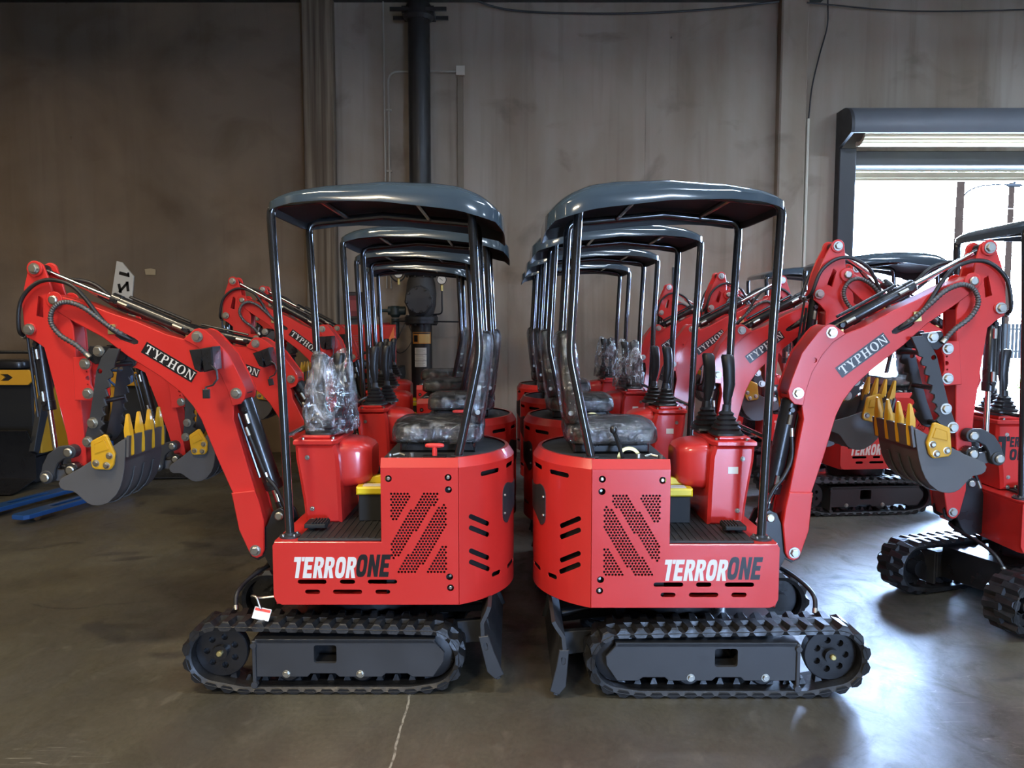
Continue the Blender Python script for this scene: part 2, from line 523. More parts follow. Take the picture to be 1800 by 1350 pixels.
def floor_nodes(k):
    N, ramp, mix, mt = k['N'], k['ramp'], k['mix'], k['math']
    c = ramp(N(.55, 6, dist=.8), [(.30, (.040, .035, .022)), (.50, (.074, .066, .043)), (.72, (.120, .108, .072))])
    c = mix(ramp(N(2.6, 5, (1, .55, 1), (3, 1, 0), 1.0), [(.36, 0.0), (.58, 1.0)]), mix(.45, c, (.045, .040, .032)), c)
    c = mix(ramp(N(9, 6, (1, .6, 1), (0, 7, 0), .6), [(.60, 0.0), (.82, .45)]), c, (.17, .155, .115))
    c = mix(.55, c, mix(1.0, c, ramp(N(55, 6, (1, .7, 1), (0, 2, 0), .4, .7), [(.30, .55), (.70, 1.5)]), 'MULTIPLY'))
    # oil and water stains
    c = mix(ramp(N(1.25, 3, (1, 1.6, 1), (11.3, 4.2, 0), .5), [(.62, 0.0), (.66, .7)]), c, (.024, .022, .018))
    # pale scratches
    sc = ramp(N(3.2, 2, (.35, 2.6, 1), (2, 9, 0), 2.2), [(.4965, 0.0), (.500, .55), (.5035, 0.0)])
    c = mix(mt('MULTIPLY', sc, ramp(N(.8, 2, off=(5, 5, 0)), [(.52, 0.0), (.62, 1.0)])), c, (.34, .31, .25))
    # saw-cut joint with pale filler, and a long crack
    wob = mt('MULTIPLY', mt('SUBTRACT', N(14, 3), .5), .022)
    jx = mt('ABSOLUTE', mt('ADD', mt('ADD', k['X'], .475), wob))
    jm = mt('LESS_THAN', jx, .0048)
    c = mix(mt('MULTIPLY', jm, ramp(N(30, 2), [(.35, .2), (.5, .9)])), c, (.36, .34, .28))
    wob2 = mt('MULTIPLY', mt('SUBTRACT', N(1.6, 5, off=(0, 3, 0)), .5), .5)
    cy = mt('ABSOLUTE', mt('ADD', mt('SUBTRACT', k['Y'], 4.62), wob2))
    c = mix(mt('MULTIPLY', mt('LESS_THAN', cy, .006), ramp(N(.9, 2, off=(2, 0, 0)), [(.42, 0.0), (.5, .8)])), c, (.012, .011, .010))
    k['l'].new(c, k['b'].inputs['Base Color'])
    r = ramp(N(5.5, 8, (1, .75, 1), dist=.9, rough=.62), [(.30, .44), (.50, .58), (.70, .74)])
    k['l'].new(r, k['b'].inputs['Roughness'])
    w = ramp(N(3.6, 8, (1, .7, 1), (3, 8, 0), 1.2, .68), [(.36, .25), (.50, .75), (.66, 1.0)])       # worn sealer
    k['l'].new(w, k['b'].inputs['Coat Weight']); k['b'].inputs['Coat Roughness'].default_value = .42; k['b'].inputs['Coat IOR'].default_value = 1.65
    k['bump'](N(30, 10, (1, .8, 1), rough=.78), .45, .006)
FLOORM = surface('polished_concrete', floor_nodes)
def wall_nodes(k):
    N, ramp, mix = k['N'], k['ramp'], k['mix']
    c = ramp(N(.42, 5, (1, 1, .8), (4.3, 0, 2.0), .7), [(.28, (.17, .122, .078)), (.48, (.27, .212, .155)), (.70, (.37, .31, .25))])
    c = mix(ramp(N(1.8, 4, (1, 1, .12), (1, 0, 0), .2), [(.40, 0.0), (.65, .55)]), c, (.42, .37, .315))       # run-down streaks
    c = mix(ramp(N(7, 3, (1, 1, .05), (8, 0, 3)), [(.55, 0.0), (.72, .40)]), c, (.15, .115, .085))
    c = mix(ramp(N(1.1, 5, (1, 1, 1.3), (7, 0, 9), .9), [(.56, 0.0), (.72, .55)]), c, (.12, .090, .062))       # soot clouds
    c = mix(ramp(N(3.0, 2, (1, 1, .8), (0, 0, 5.5)), [(.765, 0.0), (.775, .8)]), c, (.04, .035, .03))
    # left of the pilaster the colour is mixed towards a darker brown
    mt = k['math']
    left = mt('LESS_THAN', k['X'], -2.5)
    c = mix(mt('MULTIPLY', left, .72), c, mix(ramp(N(.5, 5, (1, 1, 1.2), (1.2, 0, 6.0), .8), [(.32, 0.0), (.66, 1.0)]), (.085, .052, .024), (.215, .145, .082)))
    k['l'].new(c, k['b'].inputs['Base Color'])
    k['b'].inputs['Roughness'].default_value = .85
    k['bump'](N(18, 8, (1, 1, .6), rough=.7), .25, .01)
WALLM = surface('stained_concrete_wall', wall_nodes)
def pil_nodes(k):
    N, ramp, mix = k['N'], k['ramp'], k['mix']
    c = ramp(N(16, 5, (1, 1, .025), (2, 0, 0), .3), [(.30, (.075, .052, .034)), (.50, (.165, .125, .085)), (.68, (.30, .245, .175))])
    c = mix(ramp(N(1.2, 4, (1, 1, .5)), [(.45, 0.0), (.7, .5)]), c, (.10, .075, .05))
    k['l'].new(c, k['b'].inputs['Base Color'])
    k['b'].inputs['Roughness'].default_value = .8
    k['bump'](N(18, 4, (1, 1, .04)), .4, .02)
PILM = surface('streaked_pilaster', pil_nodes)
CEILM = mat('ceiling_boards', (.20, .18, .155), .9, 0, 0, .15, 2)
HOODM = mat('hood_grey', (.11, .12, .135), .55, 0, 0, .2, 3, .1)
STEELD = mat('dark_painted_steel', (.030, .031, .034), .5, 0, 0, .2, 6, .1)
PIPEM = mat('black_pipe_paint', (.016, .016, .017), .42, 0, 0, .3, 5, .1)
CONDUIT = mat('conduit_galvanised', (.42, .38, .32), .45, .3)
BEIGE = mat('beige_box', (.58, .53, .44), .6)
DOORM = mat('door_curtain_cream', (.60, .52, .34), .55, 0, 0, .08, 4)

WY = 10.30
def boxmesh(name, x0, y0, z0, x1, y1, z1, ch=0.0):
    mb = MB(); mb.box(x0, y0, z0, x1, y1, z1, ch); return mb.build(name)
CH = 5.93
def slab(name, x0, y0, x1, y1, z0, z1, m, nx=1):
    return struct(name, boxmesh(name, x0, y0, z0, x1, y1, z1), m)
slab('floor', -12, -9, 12, WY + .26, -.2, 0, FLOORM)
DX0, DX1, DZ = 4.45, 9.6, 3.90
mb = MB(); mb.plate([[(-12, 0), (DX0, 0), (DX0, DZ), (DX1, DZ), (DX1, 0), (12, 0), (12, CH), (-12, CH)]], WY, WY + .25, 0)
struct('wall_back', mb.build('wall_back'), WALLM)
slab('wall_left', -12.2, -9, -12, WY + .25, 0, CH, WALLM)
slab('wall_right', 12, -9, 12.2, WY + .25, 0, CH, WALLM)
mb = MB(); mb.plate([[(-12, 0), (3.4, 0), (3.4, 2.2), (5.6, 2.2), (5.6, 0), (12, 0), (12, CH), (-12, CH)]], -9.25, -9, 0)  # opening behind the camera, unseen, placed to tint the right side cool
struct('wall_front', mb.build('wall_front'), WALLM)
slab('ceiling', -12.2, -9.25, 12.2, WY + .25, CH, CH + .2, CEILM)
for i, (a, b, d) in enumerate(((-2.70, -2.30, .16), (3.45, 3.80, .16))):
    struct('trim_%d' % (i + 1), boxmesh('pilaster', a, WY - d, 0, b, WY, CH, .02), PILM if i == 0 else WALLM)
struct('trim_3', boxmesh('ledger', -12, WY - .10, CH - .05, 4.0, WY, CH), STEELD)
for i, x in enumerate((-.05, 1.75)):
    struct('trim_%d' % (4 + i), boxmesh('joint_strip', x, WY - .006, 0, x + .03, WY, CH), WALLM)
# --- roll-up door: guides, hood, curtain end, header
dr = empty('door_1', (0, 0, 0)); dr['kind'] = 'structure'
def dpart(name, me, m): return obj(name, me, m, dr)
dpart('guide_rail', boxmesh('guide_rail', DX0 - .20, WY - .14, 0, DX0 + .02, WY + .02, 4.0, .01), STEELD)
dpart('guide_rail', boxmesh('guide_rail', DX1 - .02, WY - .14, 0, DX1 + .20, WY + .02, 4.0, .01), STEELD)
mb = MB()
arcp = [(-.20 + .30 * 0, 0)]
hood = [(WY, 4.48)] + [(WY - .22 - .26 * math.sin(a), 4.22 + .26 * math.cos(a)) for a in [PI * .62 * i / 10 for i in range(11)]]
def hoodmap(x, y, z): return (y, x, z)
for (p, q_) in zip(hood, hood[1:]):
    pass
hp = hood + [(a + .02, b - .005) for a, b in reversed(hood)]
mb.plate([hp], DX0 - .16, DX1 + .16, 0, mapfn=hoodmap)
dpart('hood', mb.build('hood', 40), HOODM)
mb = MB(); mb.plate([hood + [(WY, 3.98)]], DX0 - .20, DX0 - .16, 0, mapfn=hoodmap); dpart('hood_cheek', mb.build('hood_cheek'), STEELD)
mb = MB(); mb.plate([hood + [(WY, 3.98)]], DX1 + .16, DX1 + .20, 0, mapfn=hoodmap); dpart('hood_cheek', mb.build('hood_cheek'), STEELD)
for k in range(7):     # coil laths showing under the hood
    a = math.radians(200 + k * 16)
    cy, cz = WY - .24 + .17 * math.cos(a), 4.20 + .17 * math.sin(a)
    mb = MB(); mb.cyl((DX0, cy, cz), (DX1, cy, cz), .030, 10); dpart('lath', mb.build('lath'), DOORM)
dpart('header_beam', boxmesh('header_beam', DX0, WY - .03, 3.80, DX1, WY + .25, 3.99, .01), STEELD)
for k in range(3):
    dpart('lath', boxmesh('lath', DX0, WY + .30, 3.70 + k * .085, DX1, WY + .33, 3.78 + k * .085, .008), DOORM)
dpart('bottom_bar', boxmesh('bottom_bar', DX0, WY + .29, 3.66, DX1, WY + .345, 3.705, .006), DOORM)
# --- riser pipe with valve and gauges
rx, ry = -1.17, WY - .34
rs = empty('fire_riser_pipe', (rx, ry, 0)); tag(rs, 'tall black sprinkler riser pipe with round valve body on the back wall', 'pipe')
def rpart(name, mb, m, parent=None, ang=32): return obj(name, mb.build(name, ang), m, parent or rs)
mb = MB(); mb.cyl((0, 0, 2.50), (0, 0, CH - .002), .138, 28); rpart('upper_pipe', mb, PIPEM)
mb = MB(); mb.cyl((0, 0, 0), (0, 0, 1.80), .135, 28); rpart('lower_pipe', mb, PIPEM)
for z, r in ((2.42, .225), (2.37, .21), (1.80, .215), (1.755, .215)):
    mb = MB(); mb.lathe([(r - .01, -.03), (r, -.02), (r, .02), (r - .01, .03)], (0, 0, z), 'Z', 28)
    fl = rpart('flange', mb, PIPEM)
    for i in range(10):
        a = 2 * PI * i / 10
        m2 = MB(); m2.cyl(((r - .03) * math.cos(a), (r - .03) * math.sin(a), z - .045), ((r - .03) * math.cos(a), (r - .03) * math.sin(a), z + .045), .015, 6); rpart('bolt', m2, PIPEM, fl)
mb = MB(); mb.lathe([(.13, -.30), (.16, -.22), (.19, -.10), (.195, .04), (.18, .18), (.14, .30)], (0, 0, 2.08), 'Z', 28)
mb.lathe([(.165, -.08), (.185, -.06), (.185, 0), (.17, .02)], (0, -.20, 2.03), 'Y', 10); vb = rpart('valve_body', mb, mat('valve_grey', (.034, .032, .032), .6, 0, 0, .2, 5))
for i in range(8):
    a = 2 * PI * i / 8 + .2
    m2 = MB(); m2.lathe([(.014, -.02), (.018, -.012), (.018, 0)], (.15 * math.cos(a), -.28, 2.03 + .15 * math.sin(a)), 'Y', 6); rpart('bolt', m2, PIPEM, vb)
def gauge(x, z):
    mb = MB(); mb.lathe([(.055, -.02), (.062, -.022), (.062, .01)], (x, -.10, z), 'Y', 24); g = rpart('gauge', mb, PIPEM)
    m2 = MB(); m2.lathe([(.053, -.004), (.053, 0)], (x, -.121, z), 'Y', 24); rpart('gauge_face', m2, WHITE, g)
    m2 = MB(); m2.plate([[(x - .03, z + .02), (x - .026, z + .024), (x + .014, z - .008), (x + .010, z - .012)]], -.128, -.1255, 0); rpart('gauge_needle', m2, BLKV, g)
    m2 = MB(); m2.cyl((x, -.09, z - .14), (x, -.09, z - .06), .018, 10); rpart('gauge_cock', m2, BRASS, g)
gauge(.275, 2.29); gauge(-.275, 2.37)
mb = MB(); mb.tube(crv([(.275, -.09, 2.16), (.275, -.09, 2.0), (.275, -.09, 1.90), (.25, -.08, 1.86), (.16, -.05, 1.85)]), .010, 8); rpart('gauge_line', mb, PIPEM)
mb = MB(); mb.tube(crv([(-.30, -.08, 2.75), (-.40, -.08, 2.55), (-.40, -.08, 2.38), (-.30, -.09, 2.27), (-.20, -.09, 2.33), (-.19, -.09, 2.5)]), .010, 8); rpart('copper_loop', mb, PIPEM)
mb = MB(); mb.cyl((-.20, -.05, 1.90), (-.42, -.05, 1.90), .055, 16); mb.lathe([(.045, -.07), (.075, -.03), (.075, .05), (.05, .08)], (-.33, -.05, 1.88), 'Z', 16); mb.cyl((-.33, -.05, 1.80), (-.33, -.05, 1.55), .05, 14); mb.cyl((-.42, -.05, 1.90), (-.52, -.05, 1.90), .022, 10); rpart('drain_valve', mb, mat('valve_green', (.020, .032, .030), .5))
mb = MB(); mb.tube([(-.545, -.05 + .075 * math.cos(2 * PI * i / 18), 1.90 + .075 * math.sin(2 * PI * i / 18)) for i in range(18)], .010, 8, closed=True); mb.cyl((-.545, -.12, 1.90), (-.545, .02, 1.90), .007, 6); mb.cyl((-.545, -.05, 1.83), (-.545, -.05, 1.97), .007, 6); mb.cyl((-.55, -.05, 1.90), (-.50, -.05, 1.90), .012, 8); rpart('handwheel', mb, PIPEM)
mb = MB(); mb.tube([(-.35, -.12, 1.765), (.52, -.12, 1.755)], .010, 6); rpart('support_rod', mb, PIPEM)
mb = MB(); mb.tube(crv([(-.16, -.10, 1.75), (-.10, -.16, 1.55), (-.18, -.17, 1.40), (-.28, -.15, 1.36), (-.33, -.12, 1.46), (-.25, -.14, 1.62), (-.20, -.12, 1.74)]), .006, 6); rpart('seal_cable', mb, PIPEM)
mb = MB(); mb.lathe([(.15, -.10), (.19, -.06), (.19, .02), (.145, .10)], (0, 0, 5.62), 'Z', 24); rpart('pipe_collar', mb, PIPEM)
mb = MB(); mb.box(-.34, -.16, 5.585, .36, -.12, 5.63, .006); mb.box(-.34, .12, 5.585, .36, .16, 5.63, .006); mb.box(-.20, -.12, 5.57, -.13, .18, 5.66, .006); mb.box(.13, -.12, 5.57, .20, .18, 5.66, .006); rpart('pipe_clamp', mb, PIPEM)
def onpipe(x0, z0, x1, z1, r):       # a label bent round the pipe
    mb = MB(); n = 8
    for i in range(n):
        pass
    rows = []
    for z in (z0, z1):
        rows.append([mb.v((r * math.sin(a), -r * math.cos(a), z)) for a in [math.asin(max(-.99, min(.99, (x0 + (x1 - x0) * i / n) / r))) for i in range(n + 1)]])
    for i in range(n): mb.f([rows[0][i], rows[0][i + 1], rows[1][i + 1], rows[1][i]])
    return mb
lb = rpart('caution_label', onpipe(-.10, 1.475, .125, 1.625, .137), mat('caution_orange', (.62, .25, .04), .5))
rpart('label_panel', onpipe(-.02, 1.485, .115, 1.60, .1385), mat('caution_yellow', (.70, .45, .16), .5), lb)
rpart('label_bar', onpipe(-.095, 1.603, .12, 1.618, .1385), BLKV, lb)
mb = onpipe(-.085, 1.50, -.035, 1.585, .1385); rpart('label_symbol', mb, BLKV, lb)
for k, (za, zb) in enumerate(((1.345, 1.425), (1.26, 1.34), (1.18, 1.255))):
    pg = rpart('paper_tag', onpipe(-.075, za, .075, zb, .137), PAPER)
    for j in range(4): rpart('print_line', onpipe(-.06, za + .012 + j * .017, .055 - .02 * (j % 2), za + .016 + j * .017, .1378), mat('print_grey', (.30, .28, .25), .7), pg)
rpart('white_plate', onpipe(-.09, 2.545, .09, 2.60, .1395), PAPER)
# --- conduits, junction box, cables and small things on the wall
mb = MB(); mb.tube([(-1.665, WY - .03, CH), (-1.665, WY - .03, 2.2)], .012, 8)
tag(obj('conduit', mb.build('conduit'), CONDUIT), 'long straight grey conduit running floorwards beside the riser pipe', 'conduit')
mb = MB(); mb.tube([(-1.61, WY - .03, 2.2)] + bend((-1.61, WY - .03, 3), (-1.61, WY - .03, 5.0), (-.7, WY - .03, 5.0), .14) + [(-.70, WY - .03, 5.0)], .013, 8)
cdt = tag(obj('conduit', mb.build('conduit'), CONDUIT), 'grey conduit bending over towards the beige junction box', 'conduit')
for z in (3.72, 4.5):
    mb = MB(); mb.box(-1.645, WY - .045, z, -1.575, WY - .001, z + .022, .002); obj('pipe_strap', mb.build('pipe_strap'), CONDUIT, cdt)
jb = tag(obj('junction_box', boxmesh('junction_box', -.72, WY - .075, 4.945, -.615, WY, 5.055, .008), BEIGE), 'square beige junction box high on the back wall', 'junction box')
mb = MB(); mb.box(-.725, WY - .082, 4.94, -.61, WY - .072, 5.06, .003); obj('box_cover', mb.build('box_cover'), BEIGE, jb)
jc = obj('cable_trunking', boxmesh('cable_trunking', -.715, WY - .03, 0, -.635, WY, 4.945, .004), mat('trunking_tan', (.21, .17, .125), .8, 0, 0, .2, 3))
tag(jc, 'tan vertical trunking below the beige junction box', 'trunking')
mb = MB(); mb.tube(crv([(-1.7, WY - .62, 5.905), (-1.17, WY - .58, 5.88), (-.6, WY - .30, 5.83), (0, WY - .06, 5.76), (1.2, WY - .05, 5.72), (2.4, WY - .06, 5.76), (3.4, WY - .18, 5.82)], 10), .014, 8)
tag(obj('sagging_cable', mb.build('sagging_cable', 60), STEELD), 'black cable sagging along the top of the back wall', 'cable')
mb = MB(); mb.tube(crv([(3.75, WY - .19, 5.80), (5.2, WY - .08, 5.74), (7.2, WY - .06, 5.78), (9, WY - .06, 5.80)], 8), .010, 8)
tag(obj('sagging_cable', mb.build('sagging_cable', 60), STEELD), 'thin dark cable strung above the roll-up door', 'cable')
mb = MB(); mb.tube(crv([(4.05, WY - .10, 5.88), (4.06, WY - .08, 5.55), (3.98, WY - .06, 5.2), (3.90, WY - .05, 4.8), (3.87, WY - .04, 4.4)], 8), .010, 8)
tag(obj('drop_cable', mb.build('drop_cable', 60), STEELD), 'dark loose cable dropping to the pale conduit by the door', 'cable')
mb = MB(); mb.tube([(3.87, WY - .03, 4.4), (3.865, WY - .03, .3)], .020, 8)
tag(obj('conduit', mb.build('conduit'), mat('conduit_pale', (.62, .58, .48), .5)), 'pale conduit running down the wall left of the roll-up door', 'conduit')
cb = tag(obj('hose_cabinet', boxmesh('hose_cabinet', -2.20, WY - .16, 1.79, -1.97, WY, 2.15, .01), mat('cabinet_black', (.02, .015, .015), .5)), 'small dark cabinet with a red face on the back wall', 'cabinet')
mb = MB(); mb.box(-2.17, WY - .166, 1.83, -2.0, WY - .16, 2.10, .002); obj('cabinet_face', mb.build('cabinet_face'), mat('cabinet_red', (.16, .015, .02), .5), cb)
mb = MB(); mb.box(-2.13, WY - .168, 1.90, -2.04, WY - .166, 2.04, 0); obj('face_print', mb.build('face_print'), mat('dull_red', (.30, .05, .05), .6), cb)
mb = MB(); mb.box(-1.78, WY - .02, 1.675, -1.63, WY - .008, 1.745, .002); sg = tag(obj('wall_tag', mb.build('wall_tag'), mat('tag_red', (.30, .02, .03), .5)), 'little red tag on the wall below the drain valve', 'sign')
mb = MB(); mb.box(-1.765, WY - .022, 1.70, -1.65, WY - .0205, 1.715, 0); obj('print_line', mb.build('print_line'), PAPER, sg)
mb = MB(); mb.plate([[(-4.87, 2.38), (-4.74, 2.375), (-4.735, 2.45), (-4.80, 2.465), (-4.88, 2.455)]], WY - .012, WY, .002)
tag(obj('paper_patch', mb.build('paper_patch'), mat('kraft_paper', (.42, .33, .20), .8)), 'small tan paper patch stuck on the stained wall', 'paper')
for k, (x, z) in enumerate(((-3.70, 3.10), (-3.69, 2.97), (-2.62, 3.85))):
    pass
mb = MB(); mb.box(2.13, WY - .02, 2.05, 2.20, WY, 2.48, .003)
tag(obj('wall_bracket', mb.build('wall_bracket'), STEELD), 'short dark upright bracket on the wall behind the right-hand row', 'bracket')
# white board with black characters beside the booms
mb = MB(); mb.plate([[(-5.24, 2.56), (-5.17, 2.545), (-5.02, 2.36), (-5.06, 2.03), (-5.33, 2.08)]], WY - .03, WY - .001, .003)
zb = tag(obj('white_sign_board', mb.build('white_sign_board'), WHITE), 'white cut board with black characters behind the front boom', 'sign')
def bar(mb, a, b, w): 
    a, b = Vector(a), Vector(b); d = (b - a).normalized(); n_ = Vector((-d.y, d.x)) * w
    mb.plate([[tuple(a + n_), tuple(b + n_), tuple(b - n_), tuple(a - n_)]], WY - .032, WY - .0302, 0)
mb = MB(); bar(mb, (-5.21, 2.405), (-5.08, 2.37), .022); bar(mb, (-5.09, 2.41), (-5.085, 2.35), .012)
bar(mb, (-5.22, 2.26), (-5.20, 2.14), .018); bar(mb, (-5.22, 2.15), (-5.10, 2.28), .016); bar(mb, (-5.11, 2.29), (-5.10, 2.16), .018)
obj('black_characters', mb.build('black_characters'), BLKV, zb)

# --- high-bay lamps under the roof
def highbay(x, y, power, col):
    r = empty('ceiling_lamp', (x, y, 5.35)); tag(r, None, 'lamp', 'high-bay lamps under the roof')
    r['label'] = 'long strip lamp hanging under the warehouse roof'
    mb = MB(); mb.box(-.62, -.18, 0, .62, .18, .07, .01); obj('housing', mb.build('housing'), WHITE, r)
    mb = MB(); mb.tube([(-.4, 0, .07), (-.4, 0, CH - 5.35)], .006, 6); mb.tube([(.4, 0, .07), (.4, 0, CH - 5.35)], .006, 6); obj('hanger', mb.build('hanger'), STEELD, r)
    d = bpy.data.lights.new('lamp_tube', 'AREA'); d.shape = 'RECTANGLE'; d.size = 1.15; d.size_y = .30; d.energy = power; d.color = col
    lo = bpy.data.objects.new('lamp_tube', d); COL.objects.link(lo); lo.parent = r; lo.location = (0, 0, -.012)
for x, y, p in LAMPS:
    highbay(x, y, p * LAMP_POWER, LAMP_WARM if x < 0 else LAMP_COOL)
# daylight through the openings is sampled through portals
def portal(name, loc, rot, sx, sy):
    d = bpy.data.lights.new(name, 'AREA'); d.shape = 'RECTANGLE'; d.size = sx; d.size_y = sy; d.cycles.is_portal = True
    o = bpy.data.objects.new(name, d); COL.objects.link(o); o.location = loc; o.rotation_euler = rot
portal('door_portal', ((DX0 + DX1) / 2, WY + .4, 1.8), (-PI / 2, 0, 0), DX1 - DX0, 3.6)
portal('bay_portal', (4.5, -9.3, 1.1), (PI / 2, 0, 0), 2.2, 2.2)

# ------------------------------------------------------------------ outside the door
slab('ground_outside', -60, WY + .26, 140, 160, -.2, -.02, mat('pale_concrete', (.42, .41, .38), .8, 0, 0, .15, .4))
slab('ground_behind', -60, -60, 60, -9.0, -.2, -.02, mat('pale_concrete', (.42, .41, .38), .8))
slab('street', -60, 22, 140, 34, -.02, -.012, mat('asphalt', (.20, .20, .20), .85, 0, 0, .15, .6))
slab('lawn_strip', -60, 34, 140, 36, -.02, 0, mat('dry_grass', (.26, .27, .07), .9, 0, 0, .3, 1.5))
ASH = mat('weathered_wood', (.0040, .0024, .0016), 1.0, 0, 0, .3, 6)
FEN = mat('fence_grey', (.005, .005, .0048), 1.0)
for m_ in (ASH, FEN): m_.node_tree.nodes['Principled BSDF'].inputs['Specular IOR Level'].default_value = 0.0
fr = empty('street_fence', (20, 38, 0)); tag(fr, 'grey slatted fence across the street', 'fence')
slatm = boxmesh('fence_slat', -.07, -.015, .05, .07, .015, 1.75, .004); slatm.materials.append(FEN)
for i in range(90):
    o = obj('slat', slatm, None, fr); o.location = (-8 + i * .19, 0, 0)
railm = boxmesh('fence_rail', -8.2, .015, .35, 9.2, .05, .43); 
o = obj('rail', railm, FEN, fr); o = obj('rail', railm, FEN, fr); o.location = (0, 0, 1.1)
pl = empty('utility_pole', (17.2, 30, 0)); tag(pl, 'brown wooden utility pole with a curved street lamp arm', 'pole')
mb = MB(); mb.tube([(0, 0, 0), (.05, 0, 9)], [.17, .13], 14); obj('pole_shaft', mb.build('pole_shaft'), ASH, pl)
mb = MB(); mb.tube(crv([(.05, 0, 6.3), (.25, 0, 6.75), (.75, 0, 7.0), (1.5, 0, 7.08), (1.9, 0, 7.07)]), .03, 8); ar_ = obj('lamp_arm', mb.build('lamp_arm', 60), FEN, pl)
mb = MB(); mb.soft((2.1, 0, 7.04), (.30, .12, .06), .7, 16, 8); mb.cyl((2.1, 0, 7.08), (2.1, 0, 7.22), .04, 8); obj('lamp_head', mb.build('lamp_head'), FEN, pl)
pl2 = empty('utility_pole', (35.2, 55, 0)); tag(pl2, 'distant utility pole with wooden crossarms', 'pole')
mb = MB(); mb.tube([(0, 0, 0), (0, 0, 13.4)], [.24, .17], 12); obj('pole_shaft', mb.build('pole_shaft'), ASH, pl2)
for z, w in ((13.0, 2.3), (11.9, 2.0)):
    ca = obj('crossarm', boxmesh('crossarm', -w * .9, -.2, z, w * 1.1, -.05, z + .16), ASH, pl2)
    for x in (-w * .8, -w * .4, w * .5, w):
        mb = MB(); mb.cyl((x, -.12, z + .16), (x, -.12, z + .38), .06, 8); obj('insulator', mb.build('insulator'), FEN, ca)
for k, (x0, z0, x1, z1) in enumerate(((6, 10.6, 70, 10.2), (6, 12.2, 70, 12.0), (6, 8.4, 70, 8.0))):
    mb = MB(); mb.tube(crv([(x0, 54.2, z0), ((x0 + x1) / 2, 54.2, min(z0, z1) - .5), (x1, 54.2, z1)], 8), .025, 5)
    tag(obj('power_line', mb.build('power_line', 60), STEELD), ('highest', 'lowest', 'middle')[(1, 0, 2)[k] if False else (2, 0, 1)[k]] + ' power line crossing the sky behind the poles', 'cable')
def bush(x, y, r, seed, label):
    rt = empty('bush', (x, y, 0)); tag(rt, label, 'bush')
    rnd = random.Random(seed); mb = MB()
    for i in range(420):
        d = Vector((rnd.gauss(0, 1), rnd.gauss(0, 1), abs(rnd.gauss(0, 1)))).normalized() * r * (.55 + .45 * rnd.random())
        a = Vector((rnd.gauss(0, 1), rnd.gauss(0, 1), rnd.gauss(0, 1))).normalized() * .10; b = a.orthogonal().normalized() * .035
        mb.f([mb.v(d - a), mb.v(d - b), mb.v(d + a), mb.v(d + b)])
    obj('foliage', mb.build('foliage'), mat('bush_leaf', (.16, .20, .05), .8), rt)
    mb = MB()
    for i in range(6): mb.tube([(0, 0, 0), (rnd.uniform(-.3, .3) * r, rnd.uniform(-.3, .3) * r, .7 * r)], .02, 5)
    obj('stems', mb.build('stems'), ASH, rt)
bush(12.6, 18.6, .62, 3, 'green-yellow bush standing outside the roll-up door')

# ------------------------------------------------------------------ the mini excavator (x = forward, y = depth, z = up)
def q(l, dz=.055): return [(a, b + dz) for a, b in l]
PARTS = []
def add(name, me, m, grp='house', parent=None, loc=None, meL=None, only=None, label=None):
    if len(me.materials) == 0: me.materials.append(m)
    if meL is not None and len(meL.materials) == 0: meL.materials.append(m)
    PARTS.append(dict(name=name, me=me, meL=meL, grp=grp, parent=parent, loc=Vector(loc) if loc else None, only=only, label=label, m=m))
    return len(PARTS) - 1
def addm(name, me, m, **k):
    """a part and its twin on the far side"""
    i = add(name, me, m, **k)
    k2 = dict(k)
    if k2.get('loc'): k2['loc'] = (k2['loc'][0], -k2['loc'][1], k2['loc'][2])
    j = add(name, mirrored(me, 'y'), m, **k2)
    return i, j

FOOT = Vector((.509, 0, .575)); TIP = Vector((1.485, 0, 1.846))
PIN_STICK = Vector((.774, 0, 1.663)); PIN_ARM = Vector((1.580, 0, 2.001))
PIN_LIFT = Vector((.587, 0, 1.379)); PIN_BASE = Vector((.390, 0, .748))
PIN_BCYL = Vector((1.620, 0, 1.700)); PIN_LINK = Vector((1.545, 0, .957)); PIN_BUCK = Vector((1.417, 0, .994))

def bolt_mesh(r, h, name):
    mb = MB()
    mb.plate([circ(0, 0, r, 6)], -h, 0, r * .12)
    mb.cyl((0, -h * .25, 0), (0, 0, 0), r * 1.35, 14)
    return mb.build(name)
BOLT_S = bolt_mesh(.009, .008, 'bolt_small')
BOLT_M = bolt_mesh(.014, .014, 'bolt_medium')
BOLT_L = bolt_mesh(.021, .020, 'bolt_large')
mb = MB(); mb.lathe([(.016, -.016), (.022, -.012), (.022, 0)], (0, 0, 0), 'Y', 16); PINHEAD = mb.build('pin_head')
for me_ in (BOLT_S, BOLT_M, BOLT_L, PINHEAD): me_.materials.append(ZINC)
def bolt(me, grp, parent, u, v, z, only=None): return add('bolt', me, ZINC, grp, parent, (u, v, z), only=only)

